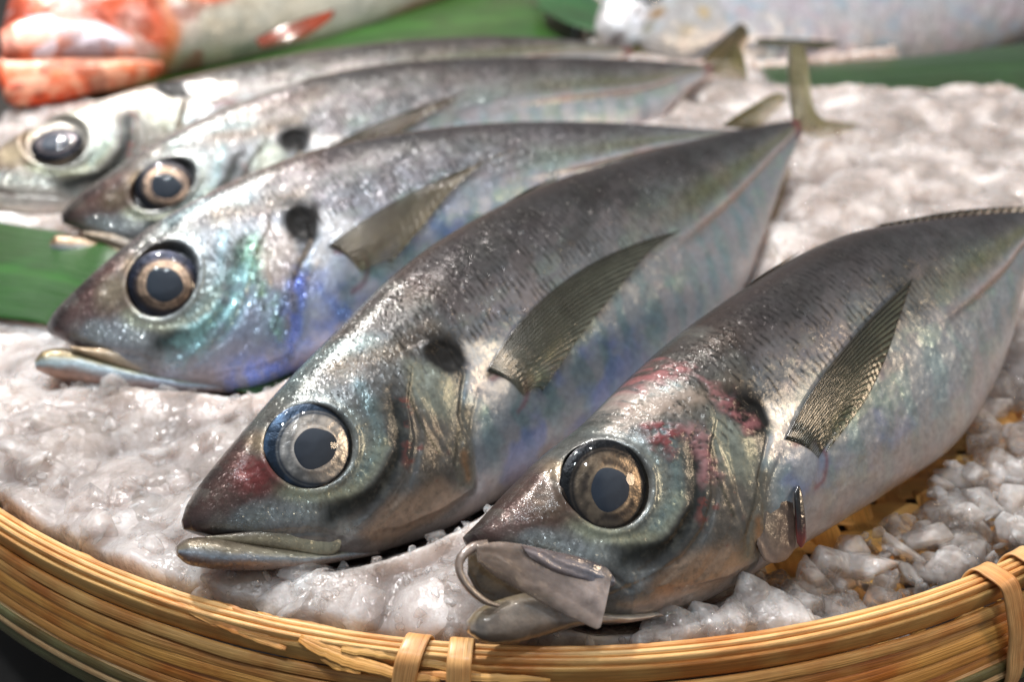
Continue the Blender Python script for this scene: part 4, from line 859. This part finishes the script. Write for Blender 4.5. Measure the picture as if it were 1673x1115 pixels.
# ------------------------------------------------------------------ ice
def press_map(fishes, x0, y0, cell, nx, ny):
    cap = np.full((nx, ny), 9.0)
    for S in fishes:
        W = toworld(S, S.Vd.reshape(-1, 3)); i = ((W[:, 0]-x0)/cell).astype(int); j = ((W[:, 1]-y0)/cell).astype(int)
        ok = (i >= 0) & (i < nx) & (j >= 0) & (j < ny); np.minimum.at(cap, (i[ok], j[ok]), W[ok, 2]-.02)
    for P in LW:
        for e in range(3):
            i = ((P[:, 0]-x0)/cell+(e-1)*.7).astype(int); j = ((P[:, 1]-y0)/cell+(e-1)*.7).astype(int); ok = (i >= 0) & (i < nx) & (j >= 0) & (j < ny); np.minimum.at(cap, (i[ok], j[ok]), P[ok, 2]-.12)
    return cap
gx0, gy0, cell, gnx, gny = -20., 2., .12, 340, 300
cap = press_map((F5, F6, F3, F2, F1, RF, SF), gx0, gy0, cell, gnx, gny)
capr = cap.copy()
for it in range(24):                           # the dent eases out around each fish
    for ax in (0, 1):
        for s_ in (1, -1):
            capr = np.minimum(capr, np.roll(capr, s_, ax)+cell*1.15)
def sample(M, x, y):
    i = np.clip((x-gx0)/cell, 0, gnx-2); j = np.clip((y-gy0)/cell, 0, gny-2); a = i.astype(int); b = j.astype(int); fx = i-a; fy = j-b
    return (M[a, b]*(1-fx)+M[a+1, b]*fx)*(1-fy)+(M[a, b+1]*(1-fx)+M[a+1, b+1]*fx)*fy
def lumps(x, y, size, seed, k=1.0, slope=.35):
    """broken ice lumps: highest of many tilted blunt blocks"""
    r = np.random.RandomState(seed); T = r.rand(5, 128, 128); gx = x/size; gy = y/size; ix = np.floor(gx).astype(int); iy = np.floor(gy).astype(int); best = np.full(x.shape, -9.0); cid = np.zeros(x.shape)
    for a in (-1, 0, 1):
        for b in (-1, 0, 1):
            u = (ix+a) & 127; v = (iy+b) & 127; cx = ix+a+.15+.7*T[0, u, v]; cyy = iy+b+.15+.7*T[1, u, v]; dx = gx-cx; dy = gy-cyy
            an = T[2, u, v]*3.14; e1 = np.abs(dx*np.cos(an)+dy*np.sin(an)); e2 = np.abs(-dx*np.sin(an)+dy*np.cos(an))
            h = T[3, u, v]*.6+slope*((T[4, u, v]-.5)*2*dx+(T[2, v, u]-.5)*2*dy)-k*(np.maximum(e1, e2*1.25)**2.6+.25*(e1+e2)**2)
            m_ = h > best; best = np.where(m_, h, best); cid = np.where(m_, T[3, v, u], cid)
    return best*size, cid
def clear_zone(x, y):
    """where the ice is thin and clear and the weave shows: towards the right of the rim"""
    g = np.stack([x, y], -1); a = gpt(1390, 880, .3)[:2]; b = gpt(1660, 690, .3)[:2]; d, p = seg_dist(g, [a, b]); rim = BR-np.hypot(x-BC[0], y-BC[1])
    return sst(2.6, .7, d)*sst(-1, .2, rim)
def ice_height(x, y):
    wx = x+.25*(fbm(x*1.3, y*1.3, 1)-.5); wy = y+.25*(fbm(x*1.3+7, y*1.3, 2)-.5)
    l1, c1 = lumps(wx, wy, 1.5, 1, .8, .25); l2, c2 = lumps(wx+3, wy, .62, 2, .8, .4); l3, c3 = lumps(x, y, .24, 3, .7, .4)
    z = .62+.32*l1+.15*l2+.05*l3+.02*(fbm(x*9, y*9, 3)-.5)+.5*(fbm(x*.22, y*.22, 2)-.5)
    rim = BR-np.hypot(x-BC[0], y-BC[1])
    z = z-1.5*sst(.25, -.15, rim)+.10*sst(3, .5, rim)-1.6*clear_zone(x, y)
    return z, rim
xs = np.linspace(-17, 19, 560); t_ = np.linspace(0, 1, 560); ys = 3.2+38*t_**1.45
Xg, Yg = np.meshgrid(xs, ys, indexing='ij'); Zg, rimg = ice_height(Xg, Yg); cp = sample(capr, Xg, Yg)
Zg = np.minimum(Zg, cp-.02+.05*(fbm(Xg*5, Yg*5, 1)-.5)); Zg = np.maximum(Zg, -1.6)
def ice_material():
    m = NT('crushed_ice'); co = m.coord(); n1 = m.noise(co, 60, 4, .6); n2 = m.noise(co, 420, 3, .6); n3 = m.noise(co, 1500, 2, .6); n4 = m.noise(co, 150, 3, .6)
    c = m.ramp(n1, [(.32, (.24, .205, .185)), (.5, (.36, .32, .30)), (.7, (.60, .555, .53))])
    vv = m.vmath('ADD', co, m.vmath('SCALE', m.noise(co, 90, 3, .6, 1), sc=.006)); vo = m.n.new('ShaderNodeTexVoronoi'); m.put(vo.inputs['Vector'], vv); vo.inputs['Scale'].default_value = 120
    bwv = m.n.new('ShaderNodeRGBToBW'); m.put(bwv.inputs[0], vo.outputs['Color']); c = m.mix(1.0, c, m.ramp(bwv.outputs[0], [(.2, (.74, .73, .72)), (.75, (1.16, 1.16, 1.17))]), 'MULTIPLY')
    m.set(Base_Color=c, Roughness=m.ramp(n4, [(.4, (.16, .16, .16)), (.62, (.42, .42, .42))]), IOR=1.31, Subsurface_Weight=1.0, Subsurface_Scale=.018)
    m.bs.inputs['Subsurface Radius'].default_value = (1.0, .75, .62)
    
    m.set(Coat_Weight=1.0, Coat_Roughness=.045, Coat_IOR=1.40, Coat_Normal=m.bump(m.math('ADD', m.math('MULTIPLY', n2, .6), n4), .0028, 1.0))
    m.set(Normal=m.bump(m.math('ADD', n4, m.math('MULTIPLY', n2, .4)), .0009, .8)); return m.m
ICE = ice_material()
keep = (rimg > -.02) & (Zg > -1.55)
fk = grid_faces(*Xg.shape); k4 = keep.ravel()[fk].any(1)
used = np.unique(fk[k4]); rm = np.zeros(Xg.size, int); rm[used] = np.arange(len(used))
ice = mk('crushed_ice', np.stack([Xg, Yg, Zg], -1).reshape(-1, 3)[used], rm[fk[k4]], ICE); ice['kind'] = 'stuff'
ice['label'] = 'bed of crushed wet ice filling the basket under the fish'
def clear_ice_material():
    m = NT('clear_wet_ice'); co = m.coord(); n2 = m.noise(m.coord('Object'), 1.6, 4, .6); geo = m.n.new('ShaderNodeNewGeometry'); n3 = m.noise(geo.outputs['Position'], 330, 3, .6); n4 = m.noise(geo.outputs['Position'], 120, 3, .6)
    nb = m.bump(m.math('ADD', n3, m.math('MULTIPLY', n4, 1.5)), .0014, .8)
    m.set(Base_Color=m.ramp(n4, [(.35, (.62, .57, .54)), (.65, (.84, .80, .78))]), Roughness=.12, IOR=1.31, Subsurface_Weight=.8, Subsurface_Scale=.004, Normal=nb)
    m.bs.inputs['Subsurface Radius'].default_value = (1, .8, .7)
    gl = m.n.new('ShaderNodeBsdfGlossy'); gl.inputs['Roughness'].default_value = .05; m.put(gl.inputs['Normal'], nb)
    rf = m.n.new('ShaderNodeBsdfTransparent'); rf.inputs[0].default_value = (.98, .97, .965, 1)
    fr = m.n.new('ShaderNodeFresnel'); fr.inputs[0].default_value = 1.36; m.put(fr.inputs['Normal'], nb)
    a = m.n.new('ShaderNodeMixShader'); m.put(a.inputs[0], m.math('MULTIPLY', fr.outputs[0], m.math('SUBTRACT', 1.0, m.math('MULTIPLY', geo.outputs['Backfacing'], .35)))); m.t.links.new(rf.outputs[0], a.inputs[1]); m.t.links.new(gl.outputs[0], a.inputs[2])
    b = m.n.new('ShaderNodeMixShader'); m.put(b.inputs[0], m.math('MULTIPLY', m.ramp(n4, [(.38, (.06, .06, .06)), (.62, (.36, .36, .36))]), m.math('SUBTRACT', 1.0, geo.outputs['Backfacing']))); m.t.links.new(a.outputs[0], b.inputs[1]); m.t.links.new(m.bs.outputs[0], b.inputs[2])
    m.t.links.new(b.outputs[0], m.out.inputs[0]); return m.m
CLEAR = clear_ice_material()
def ice_template(seed):
    r = np.random.RandomState(seed); bm = bmesh.new()
    for p in r.normal(size=(16, 3)): p = p/np.linalg.norm(p)**.6*np.array([1, .8, .55]); bm.verts.new(p)
    res = bmesh.ops.convex_hull(bm, input=bm.verts[:]); bmesh.ops.delete(bm, geom=[v for v in bm.verts if not v.link_faces], context='VERTS')
    bmesh.ops.bevel(bm, geom=bm.edges[:], offset=.07, segments=1, affect='EDGES', clamp_overlap=True)
    bmesh.ops.triangulate(bm, faces=bm.faces[:])
    V = np.array([v.co for v in bm.verts]); Fs = np.array([[v.index for v in f.verts] for f in bm.faces]); bm.verts.index_update(); Fs = np.array([[v.index for v in f.verts] for f in bm.faces]); bm.free()
    return V, Fs
TPL = [ice_template(s) for s in range(8)]; MESH = []
for V, Fs in TPL:
    o = mk('ice_piece', V, Fs, CLEAR, smooth=True); MESH.append(o.data); bpy.data.objects.remove(o)
def heap(n, seed, smin, smax):
    r = np.random.RandomState(seed); out = []
    while len(out) < n:
        g = gpt(r.uniform(1000, 1720), r.uniform(560, 1060), .3); x, y = g[0], g[1]
        if np.hypot(x-BC[0], y-BC[1]) > BR-.35 or clear_zone(np.array(x), np.array(y)) < .25: continue
        s = r.uniform(smin, smax); z = r.uniform(-.50, .25); c_ = sample(capr, np.array([x]), np.array([y]))[0]
        if z+s*.7 > c_+.1: z = c_-s*.7
        if sample(cap, np.array([x]), np.array([y]))[0] < 8 or z < -.7: continue
        out.append((x, y, z, s, r.rand(3)*6.28, r.randint(8)))
    return out
def spots(n, seed, smin, smax):
    r = np.random.RandomState(seed); out = []
    while len(out) < n:
        px, py = r.uniform(-20, 1693), r.uniform(130, 1110)
        if seed % 2 and r.rand() < .35: px, py = r.uniform(850, 1673), r.uniform(650, 1110)
        g = gpt(px, py, .5); x, y = g[0], g[1]
        if np.hypot(x-BC[0], y-BC[1]) > BR-.12: continue
        s = r.uniform(smin, smax); z, _ = ice_height(np.array([x]), np.array([y])); c_ = sample(capr, np.array([x]), np.array([y]))[0]
        if sample(cap, np.array([x]), np.array([y]))[0] < 8 or c_ < z[0]-.35: continue
        z = min(z[0], c_-.02)-s*.28
        if z+s*.6 > c_+.12: continue
        out.append((x, y, z, s, r.rand(3)*6.28, r.randint(8)))
    return out
for (x, y, z, s, e, k) in spots(180, 3, .18, .50)+heap(105, 4, .20, .46):
    o = bpy.data.objects.new('ice_piece', MESH[k]); COL.objects.link(o); o.parent = ice; o.location = Vector((x, y, z))*SC; o.scale = (s, s, s); o.rotation_euler = (e[0]*.15, e[1]*.15, e[2])
from mathutils import Euler
VV = []; FF = []; base = 0
for (x, y, z, s, e, k) in spots(1500, 5, .035, .12)+heap(260, 8, .06, .17):
    V, Fs = TPL[k]; R_ = np.array(Euler((e[0], e[1], e[2])).to_matrix()); VV.append(V@R_.T*s+np.array([x, y, z+s*.3])); FF.append(Fs+base); base += len(V)
o = mk('ice_crumbs', np.vstack(VV), np.vstack(FF), CLEAR, ice, smooth=False); o['kind'] = 'stuff'
